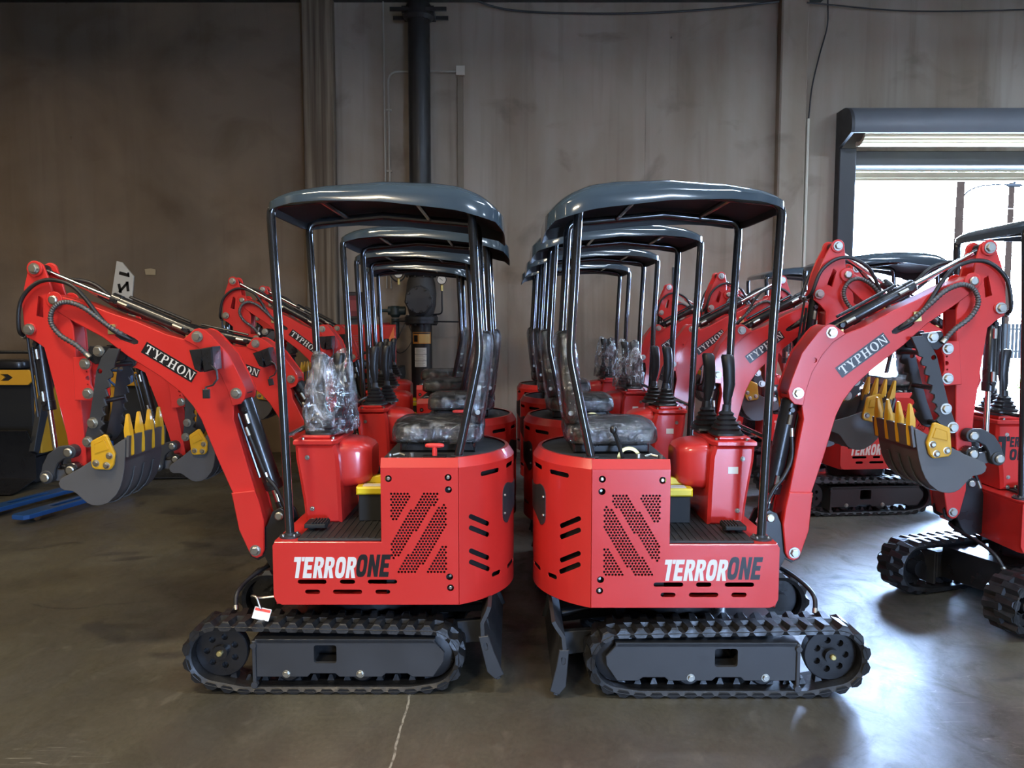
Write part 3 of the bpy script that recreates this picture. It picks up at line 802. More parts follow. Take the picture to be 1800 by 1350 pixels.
# --- rubber track
def track_mesh(v0, v1):
    mb = MB()
    pts = []
    for c in ((.575, .182, .146), (-.415, .167, .142), (.45, .098, .088), (-.32, .098, .088)):
        pts += circ(*c, 48)
    h = hull(pts)
    L = [0]
    for i in range(len(h)):
        L.append(L[-1] + (Vector(h[(i + 1) % len(h)]) - Vector(h[i])).length)
    N = 37; sub = 4; n = N * sub
    P = []; k = 0
    for i in range(n):
        d = L[-1] * i / n
        while L[k + 1] < d: k += 1
        t = (d - L[k]) / (L[k + 1] - L[k])
        a = Vector(h[k]); b = Vector(h[(k + 1) % len(h)])
        P.append(a + (b - a) * t)
    T = [(P[(i + 1) % n] - P[i - 1]).normalized() for i in range(n)]
    O = [Vector((t.y, -t.x)) for t in T]       # outward (hull runs counter-clockwise)
    def at3(i, along, out, v):
        p = P[i % n] + T[i % n] * along + O[i % n] * out
        return (p.x, v, max(.001, p.y))
    sec = [(-.024, v0 + .012), (-.004, v0), (0, v0 + .006), (0, v1 - .006), (-.004, v1), (-.024, v1 - .012)]
    rings = [[mb.v(at3(i, 0, o, v)) for o, v in sec] for i in range(n)]
    for i in range(n):
        r1 = rings[i]; r2 = rings[(i + 1) % n]
        for j in range(6):
            mb.f([r1[j], r1[(j + 1) % 6], r2[(j + 1) % 6], r2[j]])
    def lug(i, va, vb, l0, l1, hh, skew=0.0, sgn=1):
        bot = [(-l0, va), (l0, va), (l0, vb), (-l0, vb)]
        top = [(-l1 * .6 + skew * 0, va + (vb - va) * .10), (l1 * .6, va + (vb - va) * .10), (l1 + skew, vb - (vb - va) * .06), (-l1 + skew, vb - (vb - va) * .06)]
        B = [mb.v(at3(i, a, -.004 * sgn if sgn > 0 else -.022, v)) for a, v in bot]
        U = [mb.v(at3(i, a, hh if sgn > 0 else -.022 - hh, v)) for a, v in top]
        for j in range(4): mb.f([B[j], B[(j + 1) % 4], U[(j + 1) % 4], U[j]])
        mb.f(U); mb.f(list(reversed(B)))
    vm = (v0 + v1) / 2
    for kk in range(N):
        i = kk * sub
        lug(i, v0 + .001, vm + .02, .030, .020, .020, .010)
        lug(i + 2, v1 - .001, vm - .02, .030, .020, .020, .010)
        lug(i, vm - .022, vm + .022, .018, .010, .030, 0, -1)          # drive lugs on the inner side
        # flared ridge on the outer edge
        B = [mb.v(at3(i, a, -.003, v0 + .002)) for a in (-.034, .034)]
        C = [mb.v(at3(i, a, -.020, v0 - .003)) for a in (-.020, .020)]
        U = [mb.v(at3(i, a, .016, v0 + .004)) for a in (-.012, .012)]
        mb.f([U[0], U[1], B[1], B[0]]); mb.f([B[0], B[1], C[1], C[0]])
    return mb.build('rubber_track', 40)
tm = track_mesh(-.470, -.270)
addm('rubber_track', tm, RUB, grp='base')
mb = MB()
FR = q([(0.395, 0.205), (-0.428, 0.205), (-0.485, 0.140), (-0.481, 0.100), (-0.431, 0.025), (-0.334, 0.025), (-0.312, 0.041), (-0.21, 0.041), (-0.192, 0.025), (0.008, 0.025), (0.026, 0.041), (0.141, 0.041), (0.157, 0.025), (0.395, 0.025)])
mb.plate([FR, round_rect(.019, .147, .125, .233, .012)], -.455, -.435, .003)
mb.plate([[(-.44, .09), (.39, .09), (.39, .26), (-.44, .26)], round_rect(.0, .13, .14, .24, .012)], -.425, -.31, .003)
mb.plate([[(-.44, .24), (.40, .24), (.40, .262), (-.44, .262)]], -.455, -.30, .003)
pf = addm('track_frame', mb.build('track_frame'), PLATEG, grp='base')
mb = MB(); mb.box(.395, -.462, .05, .412, -.31, .255, .003); mb.cyl((.403, -.47, .235), (.403, -.455, .235), .014, 12); mb.cyl((.403, -.466, .045), (.403, -.44, .045), .016, 8)
addm('end_bracket', mb.build('end_bracket'), PLATEG, grp='base')
for u, z in ((.254, .096), (-.091, .096)):
    mb = MB()
    bolt(BOLT_M, 'base', pf[0], u, -.455, z)
    add('bolt', BOLT_M, ZINC, 'base', pf[1], (u, .470, z))
    rm = MB(); rm.lathe([(.05, -.05), (.062, -.035), (.062, .035), (.05, .05)], (u, -.37, .098), 'Y', 20)
    addm('track_roller', rm.build('track_roller'), BLACKP, grp='base')
mb = MB()
mb.plate([circ(.575, .182, .124, 44)] + [circ(.575 + .070 * math.cos(2 * PI * i / 7), .182 + .070 * math.sin(2 * PI * i / 7), .016, 10) for i in range(7)], -.40, -.375, .004)
mb.plate([circ(.575, .182, .118, 44)], -.373, -.34, .003)
mb.lathe([(.034, -.055), (.034, -.03), (.05, -.03), (.05, .10)], (.575, -.37, .182), 'Y', 20)
sp = addm('sprocket', mb.build('sprocket'), BLACKP, grp='base')
mb = MB(); mb.lathe([(.010, -.016), (.014, -.012), (.014, .0)], (.575, -.425, .182), 'Y', 8)
addm('grease_fitting', mb.build('grease_fitting'), BRASS, grp='base')
mb = MB(); mb.lathe([(.045, -.05), (.112, -.035), (.118, -.02), (.118, .02), (.112, .035), (.045, .05)], (-.415, -.37, .167), 'Y', 28)
addm('idler_wheel', mb.build('idler_wheel'), BLACKP, grp='base')
# --- centre of the undercarriage, slew ring, blade
mb = MB(); mb.box(-.40, -.31, .10, .36, .31, .30, .01); mb.lathe([(.26, 0), (.26, .10)], (-.08, 0, .30), 'Z', 32)
add('undercarriage', mb.build('undercarriage'), BLACKP, 'base')
mb = MB(); mb.lathe([(.22, 0), (.24, .02), (.24, .05), (.22, .07)], (-.08, 0, .36), 'Z', 32)
add('slew_ring', mb.build('slew_ring'), DARKG, 'base')
BL = q([(-0.655, 0.232), (-0.70, 0.232), (-0.714, 0.15), (-0.742, 0.037), (-0.70, 0.020), (-0.668, 0.060)], .0)
mb = MB()
mb.plate([BL, round_rect(-.690, .165, -.672, .20, .006)], -.47, -.45, .003)
mb.plate([BL, round_rect(-.690, .165, -.672, .20, .006)], .45, .47, .003)
line = [(-.735, .36), (-.718, .33), (-.690, .29), (-.682, .22), (-.695, .13), (-.725, .02)]
mb.sheet(line, -.465, .465, .018)
bi = add('dozer_blade', mb.build('dozer_blade'), DARKG, 'blade')
for s_ in (-1, 1):
    mb = MB(); mb.plate([[(-.69, .10), (-.69, .22), (-.36, .24), (-.36, .14)]], s_ * .21 - .02, s_ * .21 + .02, .004)
    add('blade_arm', mb.build('blade_arm'), DARKG, 'blade', bi)
mb = MB(); mb.cyl((-.66, -.05, .25), (-.42, -.05, .30), .022, 12); mb.cyl((-.46, -.05, .29), (-.34, -.05, .315), .034, 12)
add('blade_cylinder', mb.build('blade_cylinder'), BLACKP, 'blade', bi)

# --- house: side panels with punched grille
ZB, ZF, ZT = .418, 1.066, 1.108
UP_, US = -.193, -.552
polys = [q(x) for x in (
    [(-0.24, 0.888), (-0.329, 0.888), (-0.329, 0.869), (-0.259, 0.766), (-0.238, 0.766)],
    [(-0.392, 0.89), (-0.453, 0.89), (-0.452, 0.859), (-0.256, 0.58), (-0.241, 0.58), (-0.242, 0.673)],
    [(-0.472, 0.833), (-0.491, 0.833), (-0.49, 0.72), (-0.358, 0.522), (-0.271, 0.522)],
    [(-0.471, 0.637), (-0.491, 0.637), (-0.491, 0.522), (-0.404, 0.522)])]
holes = []
pit = .0152
for r in range(34):
    for c in range(24):
        p = (-.500 + pit * (c + .5 * (r % 2)), .575 + pit * .866 * r)
        for pl in polys:
            big = offset_poly(ccw(pl), -.003)
            if inside(p, big):
                holes.append(circ(p[0], p[1], .0063, 6, PI / 6)); break
slot_l = [((.197, .067), .473), ((0.0, -.066), .473), ((-.13, -.262), .473), ((.163, .098), .425), ((.033, -.098), .425), ((-.165, -.229), .425)]
for (a, b), z in slot_l:
    holes.append(capsule((b + .008, z + .055), (a - .008, z + .055), .0108, 5))
bh = [(-0.229, 0.960), (-0.505, 0.965), (-0.513, 0.444)]
bh2 = [(-0.506, 0.908), (-0.509, 0.496)]
for a, b in bh + bh2: holes.append(circ(a, b + .055, .0165, 14))
panel = [(US, ZB), (.275, ZB), (.300, ZB + .012), (.313, ZB + .040), (.313, .700), (.303, .716), (UP_ - .0, .716), (UP_, ZF), (US, ZF)]
mb = MB(); mb.plate([panel] + holes, -.432, -.426, .0015)
# folded top edge, leaning in
mb.plate([[(US, 0), (UP_, 0), (UP_, .046), (US, .046)]], 0, .005, 0, mapfn=lambda x, y, z: (x, -.432 + y + z * .45, ZF + z * .93))
pm = mb.build('side_panel')
pi_, pj_ = addm('side_panel', pm, RED)
for k, (a, b) in enumerate(bh):
    mb = MB(); mb.lathe([(.006, -.012), (.009, -.009), (.010, -.003), (.010, .02)], (a, -.420, b + .055), 'Y', 12)
    add('panel_screw', mb.build('panel_screw'), ZINC, 'house', pi_)
for k, (a, b) in enumerate(bh2):
    mb = MB(); mb.lathe([(.006, -.008), (.007, -.004), (.007, .02)], (a - .003, -.416, b + .058), 'Y', 10)
    add('latch_stud', mb.build('latch_stud'), ZINC, 'house', pi_)
# lettering on the side panel, reading left to right on either flank
def side_text(sgn):
    mb = MB(); x = letters(mb, 'TERROR', BLOCK, -.226, .546, .100, -.4322, .635, .15, .03)
    w = mb.build('lettering')
    mb = MB(); letters(mb, 'ONE', BLOCK, x - .004, .552, .106, -.4322, .635, .15, .03)
    return w, mb.build('lettering')
tw, tb = side_text(1)
tw2, tb2 = tw.copy(), tb.copy()
add('white_lettering', tw, WHITE, 'house', pi_, meL=tw2)
add('black_lettering', tb, BLKV, 'house', pi_, meL=tb2)
# black block added behind the panels so the punched holes look dark
arc = lambda R, n=14: [(-.319 - R * math.cos(t), R * math.sin(t)) for t in [math.radians(-61.3 + 122.6 * i / n) for i in range(n + 1)]]
mb = MB(); mb.prism([(-.21, -.395), (-.21, .395)] + list(reversed(arc(.455))), .44, 1.07, 0)
add('dark_core', mb.build('dark_core'), BLACKM)
# chassis tray: deck, front wall
mb = MB(); mb.prism([(.300, -.428), (.312, -.40), (.312, .40), (.300, .428), (-.21, .428), (-.21, -.428)], .700, .716, .002)
mb.prism([(.300, -.428), (.312, -.40), (.312, .40), (.300, .428), (.290, .42), (.290, -.42)], ZB, .70, .002)
mb.prism([(.30, -.42), (.30, .42), (-.54, .42), (-.54, -.42)], ZB, ZB + .01, 0)
add('chassis', mb.build('chassis'), RED)
mb = MB(); mb.box(-.205, -.415, .716, .20, .33, .728, .003)
for i in range(12): mb.box(-.19 + i * .032, -.405, .728, -.178 + i * .032, .32, .731, .001)
add('floor_mat', mb.build('floor_mat'), MATF)
# tail cover: curved sheet with slots
TR = .49; TH = math.radians(61.3)
def tail(x, y, z):
    th = x / TR; R = TR - y
    return (-.319 - R * math.cos(th), R * math.sin(th), z)
sl = []
for a, b in (((-.462, .829), (-.356, .775)), ((-.462, .775), (-.356, .722)), ((-.462, .665), (-.356, .609)), ((-.462, .612), (-.352, .553)),
             ((-.392, 1.022), (-.278, 1.023)), ((-.183, 1.028), (-.083, 1.028)), ((-.318, .518), (-.265, .516)), ((-.169, .518), (-.065, .518))):
    sl.append(capsule(a, b, .0115, 4)); sl.append([(-x, z) for x, z in capsule(a, b, .0115, 4)])
grid = [(-TR * TH + .012 + i * .0298, ZB + .03 + j * .12) for i in range(35) for j in range(6)]
grid = [g for g in grid if not any(inside(g, offset_poly(ccw(s_), -.007)) for s_ in sl)]
sN = 36
outer = [(-TR * TH + 2 * TR * TH * i / sN, ZB) for i in range(sN + 1)] + [(TR * TH - 2 * TR * TH * i / sN, ZF) for i in range(sN + 1)]
mb = MB(); mb.plate([outer] + sl, 0, .005, 0, mapfn=tail, grid=grid)
r1 = [tail(-TR * TH + 2 * TR * TH * i / sN, 0, ZF) for i in range(sN + 1)]
r2 = [tail(-TR * TH + 2 * TR * TH * i / sN, .028, ZT) for i in range(sN + 1)]
r3 = [tail(-TR * TH + 2 * TR * TH * i / sN, .045, ZT) for i in range(sN + 1)]
R_ = [[mb.v(p) for p in r] for r in (r1, r2, r3)]
for a, b in zip(R_, R_[1:]):
    for i in range(sN): mb.f([a[i], a[i + 1], b[i + 1], b[i]])
ti = add('tail_cover', mb.build('tail_cover', 25), RED)
mb = MB(); mb.plate([round_rect(-.235, .745, .235, .945, .05, 5)], -.004, .0, .0, mapfn=tail, grid=[(-.2 + i * .03, .80 + j * .06) for i in range(14) for j in range(3)])
pli = add('access_plate', mb.build('access_plate', 25), DARKG, 'house', ti)
for s_ in (-.222, .222):
    for z in (.80, .89):
        p = tail(s_, -.006, z); mb = MB(); mb.soft(p, (.008, .008, .008), 1.0, 10, 6)
        add('bolt', mb.build('plate_bolt'), ZINC, 'house', ti)
mb = MB(); mb.prism([(UP_, -.415), (UP_, .415)] + list(reversed(arc(.452))), 1.078, 1.100, .004)
add('top_plate', mb.build('top_plate'), DARKG)
# --- seat
mb = MB(); mb.box(-.62, -.20, 1.10, -.25, .20, 1.150, .01)
add('seat_base', mb.build('seat_base'), BLACKP)
mb = MB(); mb.soft((-.43, 0, 1.192), (.215, .235, .048), .38, 28, 14, amp=.03, nsc=6)
sc = add('seat_cushion', mb.build('seat_cushion'), VINYL)
mb = MB(); mb.soft((-.43, 0, 1.192), (.226, .246, .060), .40, 48, 26, amp=.055, nsc=11, seed=3.3)
add('plastic_wrap', mb.build('plastic_wrap', 60), FILMS, 'house', sc)
TB = Matrix.Translation((-.63, 0, 1.22)) @ Matrix.Rotation(math.radians(-6), 4, 'Y')
mb = MB(); mb.soft((.02, 0, .235), (.040, .225, .225), .45, 28, 16, TB, amp=.03, nsc=5)
sb = add('seat_back', mb.build('seat_back'), VINYL)
mb = MB(); mb.soft((.02, 0, .235), (.052, .236, .238), .46, 48, 26, TB, amp=.06, nsc=10, seed=1.7)
add('plastic_wrap', mb.build('plastic_wrap', 60), FILMS, 'house', sb)
for v in (-.17, .17):
    for z in (1.30, 1.42):
        add('bolt', BOLT_S, BRASS, 'house', sb, (-.640 + (1.42 - z) * .05, v - .06 if v < 0 else v, z))
# small controls on the top plate
mb = MB(); mb.cyl((-.435, -.34, 1.10), (-.435, -.34, 1.150), .012, 10); mb.soft((-.435, -.34, 1.155), (.046, .012, .011), .6, 16, 8)
th_ = add('pull_handle', mb.build('pull_handle'), REDPL, only='L')
mb = MB(); mb.box(-.49, -.365, 1.100, -.38, -.315, 1.108, .002); add('handle_base', mb.build('handle_base'), BLACKP, only='L', parent=th_)
mb = MB(); mb.tube([(-.40, -.33, 1.10), (-.415, -.33, 1.16), (-.44, -.33, 1.225)], .010, 8); mb.soft((-.443, -.33, 1.235), (.018, .018, .02), .9, 12, 8)
tl = add('throttle_lever', mb.build('throttle_lever'), BLACKP, only='R')
mb = MB(); mb.plate([circ(-.37, 1.10, .055, 20), circ(-.37, 1.10, .040, 16)], -.335, -.325, 0); add('lever_quadrant', mb.build('lever_quadrant'), BRASS, only='R', parent=tl)
mb = MB(); mb.tube([(-.30, -.36, 1.112), (-.27, -.345, 1.118), (-.24, -.36, 1.112)], .007, 8); mb.cyl((-.33, -.36, 1.10), (-.33, -.36, 1.125), .012, 10); mb.cyl((-.225, -.35, 1.10), (-.225, -.35, 1.118), .010, 8)
add('key_switch', mb.build('key_switch'), ZINC)
# --- front console
prof = q([(.288, 1.075), (.088, 1.075), (.072, 1.02), (.064, .86), (.058, .672), (.240, .672), (.250, .78), (.268, .90), (.284, 1.00)], .05)
mb = MB(); mb.plate([prof], -.125, .305, .016)
ci = add('console', mb.build('console', 40), RED)
mb = MB(); mb.prism([(.292, -.135), (.292, .315), (.10, .315), (.075, .28), (.075, -.10), (.10, -.135)], 1.122, 1.150, .006)
mb.prism([(.268, -.105), (.268, .285), (.115, .285), (.115, -.105)], 1.150, 1.168, .006)
add('console_top', mb.build('console_top', 40), RED, 'house', ci)
mb = MB()
rows = []
for u, k in ((.080, 1.0), (.050, 1.0), (-.02, .93), (-.062, .80), (-.078, .66)):
    pl = ell(.09, 1.01, .155 * k, .125 * k, 5, 32)
    rows.append([mb.v((u, y, z)) for y, z in pl])
for a, b in zip(rows, rows[1:]):
    for i in range(32): mb.f([a[i], a[(i + 1) % 32], b[(i + 1) % 32], b[i]])
mb.f(rows[-1])
add('console_bulge', mb.build('console_bulge', 40), RED, 'house', ci)
for u, z in ((.225, 1.06), (.205, .80), (.205, .74), (.155, .74)):
    bolt(BOLT_S, 'house', ci, u, -.125, z)
for u, v in ((.245, -.12), (.10, -.10), (.10, .20)):
    mb = MB(); mb.lathe([(.008, .0), (.008, .008), (.005, .011)], (u, v, 1.15), 'Z', 8); add('bolt', mb.build('screw'), ZINC, 'house', ci)
mb = MB(); mb.box(.155, -.1265, .985, .205, -.1255, 1.020, 0)
add('rating_sticker', mb.build('rating_sticker'), PAPER, 'house', ci, only='R')
# levers with ribbed boots
for k, (u, v) in enumerate(((.175, 0.0), (.125, .19))):
    mb = MB()
    pr = [(.084, 0)]
    for i in range(5):
        w = .082 - i * .011
        pr += [(w, .010 + i * .024), (w - .016, .022 + i * .024)]
    pr += [(.020, .135), (.018, .15)]
    rr = []
    for w, h in pr:
        rr.append([mb.v((u + a, v + b, 1.168 + h)) for a, b in ell(0, 0, w * .95, w * 1.05, 4, 20)])
    for a, b in zip(rr, rr[1:]):
        for i in range(20): mb.f([a[i], a[(i + 1) % 20], b[(i + 1) % 20], b[i]])
    mb.f(rr[-1])
    li = add('control_lever', mb.build('lever_boot', 25), BOOTM)
    mb = MB(); pts = [(u, 1.31, 0), (u + .004, 1.36, .024), (u + .012, 1.42, .029), (u + .008, 1.50, .031), (u + .0, 1.560, .033), (u - .003, 1.572, .024)]
    rr = [[mb.v((a + x, v + y, z)) for x, y in ell(0, 0, r_ or .012, (r_ or .012) * .8, 2.5, 14)] for a, z, r_ in pts]
    for a, b in zip(rr, rr[1:]):
        for i in range(14): mb.f([a[i], a[(i + 1) % 14], b[(i + 1) % 14], b[i]])
    mb.f(rr[-1])
    add('lever_grip', mb.build('lever_grip', 40), BOOTM, 'house', li)
def bag_mesh(seed):
    mb = MB(); n = 44; m = 26; rows = []
    for i in range(m + 1):
        t = i / m
        z = 1.165 + .43 * t
        rx = .105 - .02 * t; ry = .175 - .03 * t
        row = []
        for j in range(n):
            a = 2 * PI * j / n
            c, s_ = math.cos(a), math.sin(a)
            x = rx * math.copysign(abs(c) ** .8, c); y = ry * math.copysign(abs(s_) ** .7, s_)
            if t > .55:       # the top parts over the two grips
                k = (t - .55) / .45
                dip = math.exp(-(y / .055) ** 2)
                zz = z - k * dip * .20 - k * .05 * (abs(c) ** 2)
                x *= 1 - .35 * k
            else: zz = z
            p = Vector((x, y, zz))
            d = noise.noise(p * 9 + Vector((seed, 0, 0))) * .030 + noise.noise(p * 24 + Vector((0, seed, 0))) * .014
            row.append(mb.v((.150 - .24 * y + x * (1 + d * 6), .095 + y * (1 + d * 4), zz + d * .3)))
        rows.append(row)
    for a, b in zip(rows, rows[1:]):
        for j in range(n): mb.f([a[j], a[(j + 1) % n], b[(j + 1) % n], b[j]])
    for j in range(n // 2 - 1):
        mb.f([rows[-1][(j + n // 4) % n], rows[-1][(j + 1 + n // 4) % n], rows[-1][(n // 4 - j - 1) % n], rows[-1][(n // 4 - j) % n]])
    return mb.build('plastic_bag', 70)
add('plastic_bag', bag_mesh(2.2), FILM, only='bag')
mb = MB(); mb.tube([(.19, -.25, .738), (.14, -.25, .755), (.10, -.25, .748)], .016, 8); mb.box(.10, -.30, .745, .20, -.19, .765, .004)
for i in range(5): mb.box(.105 + i * .014, -.295, .765, .112 + i * .014, -.195, .772, .001)
add('foot_pedal', mb.build('foot_pedal'), BLACKM)
mb = MB(); mb.box(-.18, -.10, .728, -.022, .13, .865, .005)
bt = add('battery', mb.build('battery'), BLACKM)
mb = MB(); mb.box(-.185, -.108, .865, -.012, .138, .905, .008); mb.plate([[(-.16, .905), (-.03, .905), (-.05, .935), (-.12, .945)]], .0, .05, .004)
add('battery_lid', mb.build('battery_lid'), YELB, 'house', bt)
mb = MB(); mb.box(-.15, -.085, .905, -.04, -.02, .9065, 0)
add('battery_label', mb.build('battery_label'), PAPER, 'house', bt)

# --- canopy
crown = q([(0.347, 2.262), (.22, 2.289), (.045, 2.313), (-.169, 2.332), (-.363, 2.335), (-.557, 2.313), (-.654, 2.279), (-.732, 2.235), (-.76, 2.20)], .045)
ridge = q([(.335, 2.222), (.186, 2.248), (.017, 2.261), (-.189, 2.257), (-.377, 2.25), (-.565, 2.231), (-.70, 2.20), (-.76, 2.17)])
lip = q([(.335, 2.185), (.187, 2.215), (0, 2.227), (-.283, 2.213), (-.565, 2.176), (-.725, 2.132), (-.765, 2.092)])
def canopy():
    mb = MB(); n = 72; cu, hu, hv = -.213, .552, .455
    base = ell(0, 0, 1, 1, 7, n)
    def ringz(s_, mode, dz=0):
        r = []
        for a, b in base:
            u = cu + hu * a * s_; v = hv * b * s_ * (1 - .05 * max(0, a))
            lo, mi, hi = lerp_tab(lip, u), lerp_tab(ridge, u), lerp_tab(crown, u)
            z = lo if mode == 0 else mi + (hi - mi) * mode
            if mode == -1: z = mi
            r.append(mb.v((u, v, z + dz)))
        return r
    top = [ringz(1.0, 0), ringz(.996, -1), ringz(.985, .18), ringz(.955, .48), ringz(.90, .78), ringz(.82, .93), ringz(.68, .985), ringz(.45, 1.0), ringz(.22, 1.0)]
    for a, b in zip(top, top[1:]):
        for i in range(n): mb.f([a[i], a[(i + 1) % n], b[(i + 1) % n], b[i]])
    c = mb.v((cu, 0, lerp_tab(crown, cu)))
    for i in range(n): mb.f([top[-1][i], top[-1][(i + 1) % n], c])
    k0 = len(mb.bm.faces)
    inn = [top[0], ringz(.988, 0, .0), ringz(.980, -1, -.004), ringz(.95, .40, -.016), ringz(.86, .75, -.016), ringz(.55, .95, -.016), ringz(.22, 1.0, -.016)]
    fs = []
    for a, b in zip(inn, inn[1:]):
        for i in range(n): fs.append(mb.f([a[i], b[i], b[(i + 1) % n], a[(i + 1) % n]]))
    c2 = mb.v((cu, 0, lerp_tab(crown, cu) - .016))
    for i in range(n): fs.append(mb.f([inn[-1][i], c2, inn[-1][(i + 1) % n]]))
    for f_ in fs:
        if f_ is not None: f_.material_index = 1
    me = mb.build('canopy_roof', 28)
    me.materials.append(CANOPY); me.materials.append(UNDER)
    return me
cr = add('canopy_roof', canopy(), CANOPY)
for sg in (-1, 1):
    v = .335 * sg
    A = (.257, v, .716); B = (.288, v, 1.70); Cc = (.316, v, 2.285)
    D_ = (-.60, v, 2.285); E_ = (-.612, v, 2.19); F_ = (-.648, v, 1.586); G_ = (-.546, v, 1.10)
    mb = MB(); mb.tube([A, B] + bend(B, Cc, D_, .07) + [(-.10, v, 2.318)], .0205, 14)
    fp = add('canopy_post', mb.build('front_post', 50), TUBEM)
    mb = MB(); mb.lathe([(.050, 0), (.050, .008), (.024, .010), (.022, .020)], (.257, v, .716), 'Z', 20)
    add('post_flange', mb.build('post_flange'), DARKG, 'house', fp)
    for i in range(4):
        a = PI / 4 + PI / 2 * i
        m2 = MB(); m2.lathe([(.007, 0), (.007, .008), (.005, .010)], (.257 + .037 * math.cos(a), v + .037 * math.sin(a), .724), 'Z', 6)
        add('bolt', m2.build('flange_bolt'), ZINC, 'house', fp)
    mb = MB(); mb.tube([G_] + bend(G_, F_, E_, .06) + bend(F_, (-.612, v, 2.272), (-.10, v, 2.318), .05) + [(-.09, v, 2.318)], .0205, 14)
    rp = add('canopy_post', mb.build('rear_post', 50), TUBEM)
    mb = MB(); mb.lathe([(.036, 0), (.036, .007), (.021, .009)], (-.546, v, 1.100), 'Z', 16)
    add('post_flange', mb.build('post_flange'), DARKG, 'house', rp)
for u, z in ((.10, 2.306), (-.35, 2.296)):
    mb = MB(); mb.tube([(u, -.335, z), (u, .335, z)], .013, 10); mb.tube([(u, -.32, z + .006), (u, .32, z + .006)], .010, 6)
    add('roof_crossbar', mb.build('roof_crossbar'), TUBEM)
mb = MB(); mb.tube([(.268, -.335, 1.195), (.272, .335, 1.195)], .013, 10)
add('front_rail', mb.build('front_rail'), TUBEM)

# --- swing post in front of the deck
SPP = [(.30, .44), (.30, .66), (.345, .765), (.385, .790), (.425, .770), (.455, .70), (.520, .630), (.555, .585), (.545, .535), (.505, .515), (.470, .535), (.44, .47), (.40, .42)]
mb = MB()
for v in (-.066, .050): mb.plate([SPP], v, v + .016, .003)
mb.plate([[(.30, .44), (.30, .66), (.40, .66), (.43, .50), (.40, .42)]], -.050, .050, .003)
spi = add('swing_post', mb.build('swing_post'), BLACKP)
add('pin', PINHEAD, ZINC, 'house', spi, (PIN_BASE.x, -.066, PIN_BASE.z))
# --- boom
BOOM = q([(1.494, 1.82), (1.354, 1.783), (1.209, 1.726), (1.084, 1.684), (0.939, 1.621), (0.824, 1.589), (0.808, 1.621), (0.790, 1.640), (0.765, 1.646), (.735, 1.636), (0.708, 1.61), (0.626, 1.52), (0.566, 1.393), (0.545, 1.34), (0.549, 1.302), (0.569, 1.276), (0.604, 1.266), (0.609, 1.191), (0.546, 0.954), (0.512, 0.83),
          (0.491, 0.772), (0.468, 0.67), (0.470, 0.522), (0.480, 0.496), (.503, .484), (0.525, 0.490), (0.540, 0.516), (0.585, 0.625), (0.609, 0.761),
          (0.625, 0.813), (0.705, 1.008), (0.774, 1.191), (0.814, 1.26), (0.875, 1.33), (0.968, 1.404), (1.133, 1.51), (1.256, 1.605), (1.39, 1.678), (1.451, 1.715), (1.500, 1.748), (1.516, 1.775), (1.512, 1.805)])
slot = q([(1.192, 1.612), (1.175, 1.632), (1.155, 1.632), (1.09, 1.598), (1.075, 1.586), (1.078, 1.572), (1.10, 1.568), (1.17, 1.596)])
mb = MB(); mb.plate([BOOM, slot], -.070, .070, .004)
bo = add('boom', mb.build('boom', 28), RED, 'boom')
mb = MB(); mb.plate([offset_poly(ccw(slot), -.003)], -.058, .058, 0); add('hose_port', mb.build('hose_port'), BLACKM, 'boom', bo)
DB = q([(.845, 1.595), (0.808, 1.628), (0.788, 1.645), (0.765, 1.651), (.735, 1.641), (0.703, 1.613), (0.621, 1.523), (0.561, 1.395), (0.539, 1.34), (0.544, 1.298), (0.566, 1.270), (0.609, 1.260), (.628, 1.33), (.665, 1.42), (.72, 1.50), (.78, 1.56)])
FT = q([(0.485, 0.765), (0.463, 0.67), (0.465, 0.520), (0.478, 0.490), (.503, .478), (0.528, 0.487), (0.545, 0.516), (0.591, 0.625), (0.615, 0.763), (.625, .815), (.506, .83)])
for s_ in (-1, 1):
    hl = [circ(.680, 1.535, .013, 14)] if s_ == -1 else []
    mb = MB(); mb.plate([DB] + hl, s_ * .070, s_ * .082, .003); add('doubler_plate', mb.build('doubler_plate'), RED, 'boom', bo)
    mb = MB(); mb.plate([FT], s_ * .070, s_ * .088, .004); add('foot_plate', mb.build('foot_plate'), RED, 'boom', bo)
    mb = MB(); mb.plate([circ(TIP.x, TIP.z, .042, 20)], s_ * .070, s_ * .080, .003); add('boom_boss', mb.build('boom_boss'), RED, 'boom', bo)
for p_, v in ((TIP, -.080), (PIN_STICK, -.082), (PIN_LIFT, -.082), (FOOT, -.088)):
    add('pin', PINHEAD if p_ is TIP else BOLT_L, ZINC, 'boom', bo, (p_.x, v, p_.z))
# name plate on the boom: corners mapped at build, letters never mirrored
def boom_text(sgn):
    c = Vector((.924, 0, 1.535)); ang = math.atan2(1.582 - 1.431, 1.033 - .787)
    L, H = .292, .062
    T = Matrix.Translation((sgn * c.x, -.0705, c.z)) @ Matrix.Rotation(-sgn * ang, 4, 'Y')
    mb = MB(); mb.box(-L / 2, -.0012, -H / 2, L / 2, 0, H / 2, 0); a = mb.build('name_plate'); a.transform(T)
    mb = MB(); letters(mb, 'TYPHON', SERIF, -L / 2 + .011, -.0225, .045, -.0013, 1.18, 0, .075, .0006); b = mb.build('lettering'); b.transform(T)
    mb = MB()
    for f0, f1, g0, g1 in ((-L / 2 + .003, L / 2 - .003, H / 2 - .005, H / 2 - .0035), (-L / 2 + .003, L / 2 - .003, -H / 2 + .0035, -H / 2 + .005)):
        mb.box(f0, -.0017, g0, f1, -.0013, g1, 0)
    return a, b
aR, bR = boom_text(1); aL, bL = boom_text(-1)
add('name_plate', aR, BLKV, 'boom', bo, meL=aL)
add('plate_lettering', bR, WHITE, 'boom', bo, meL=bL)
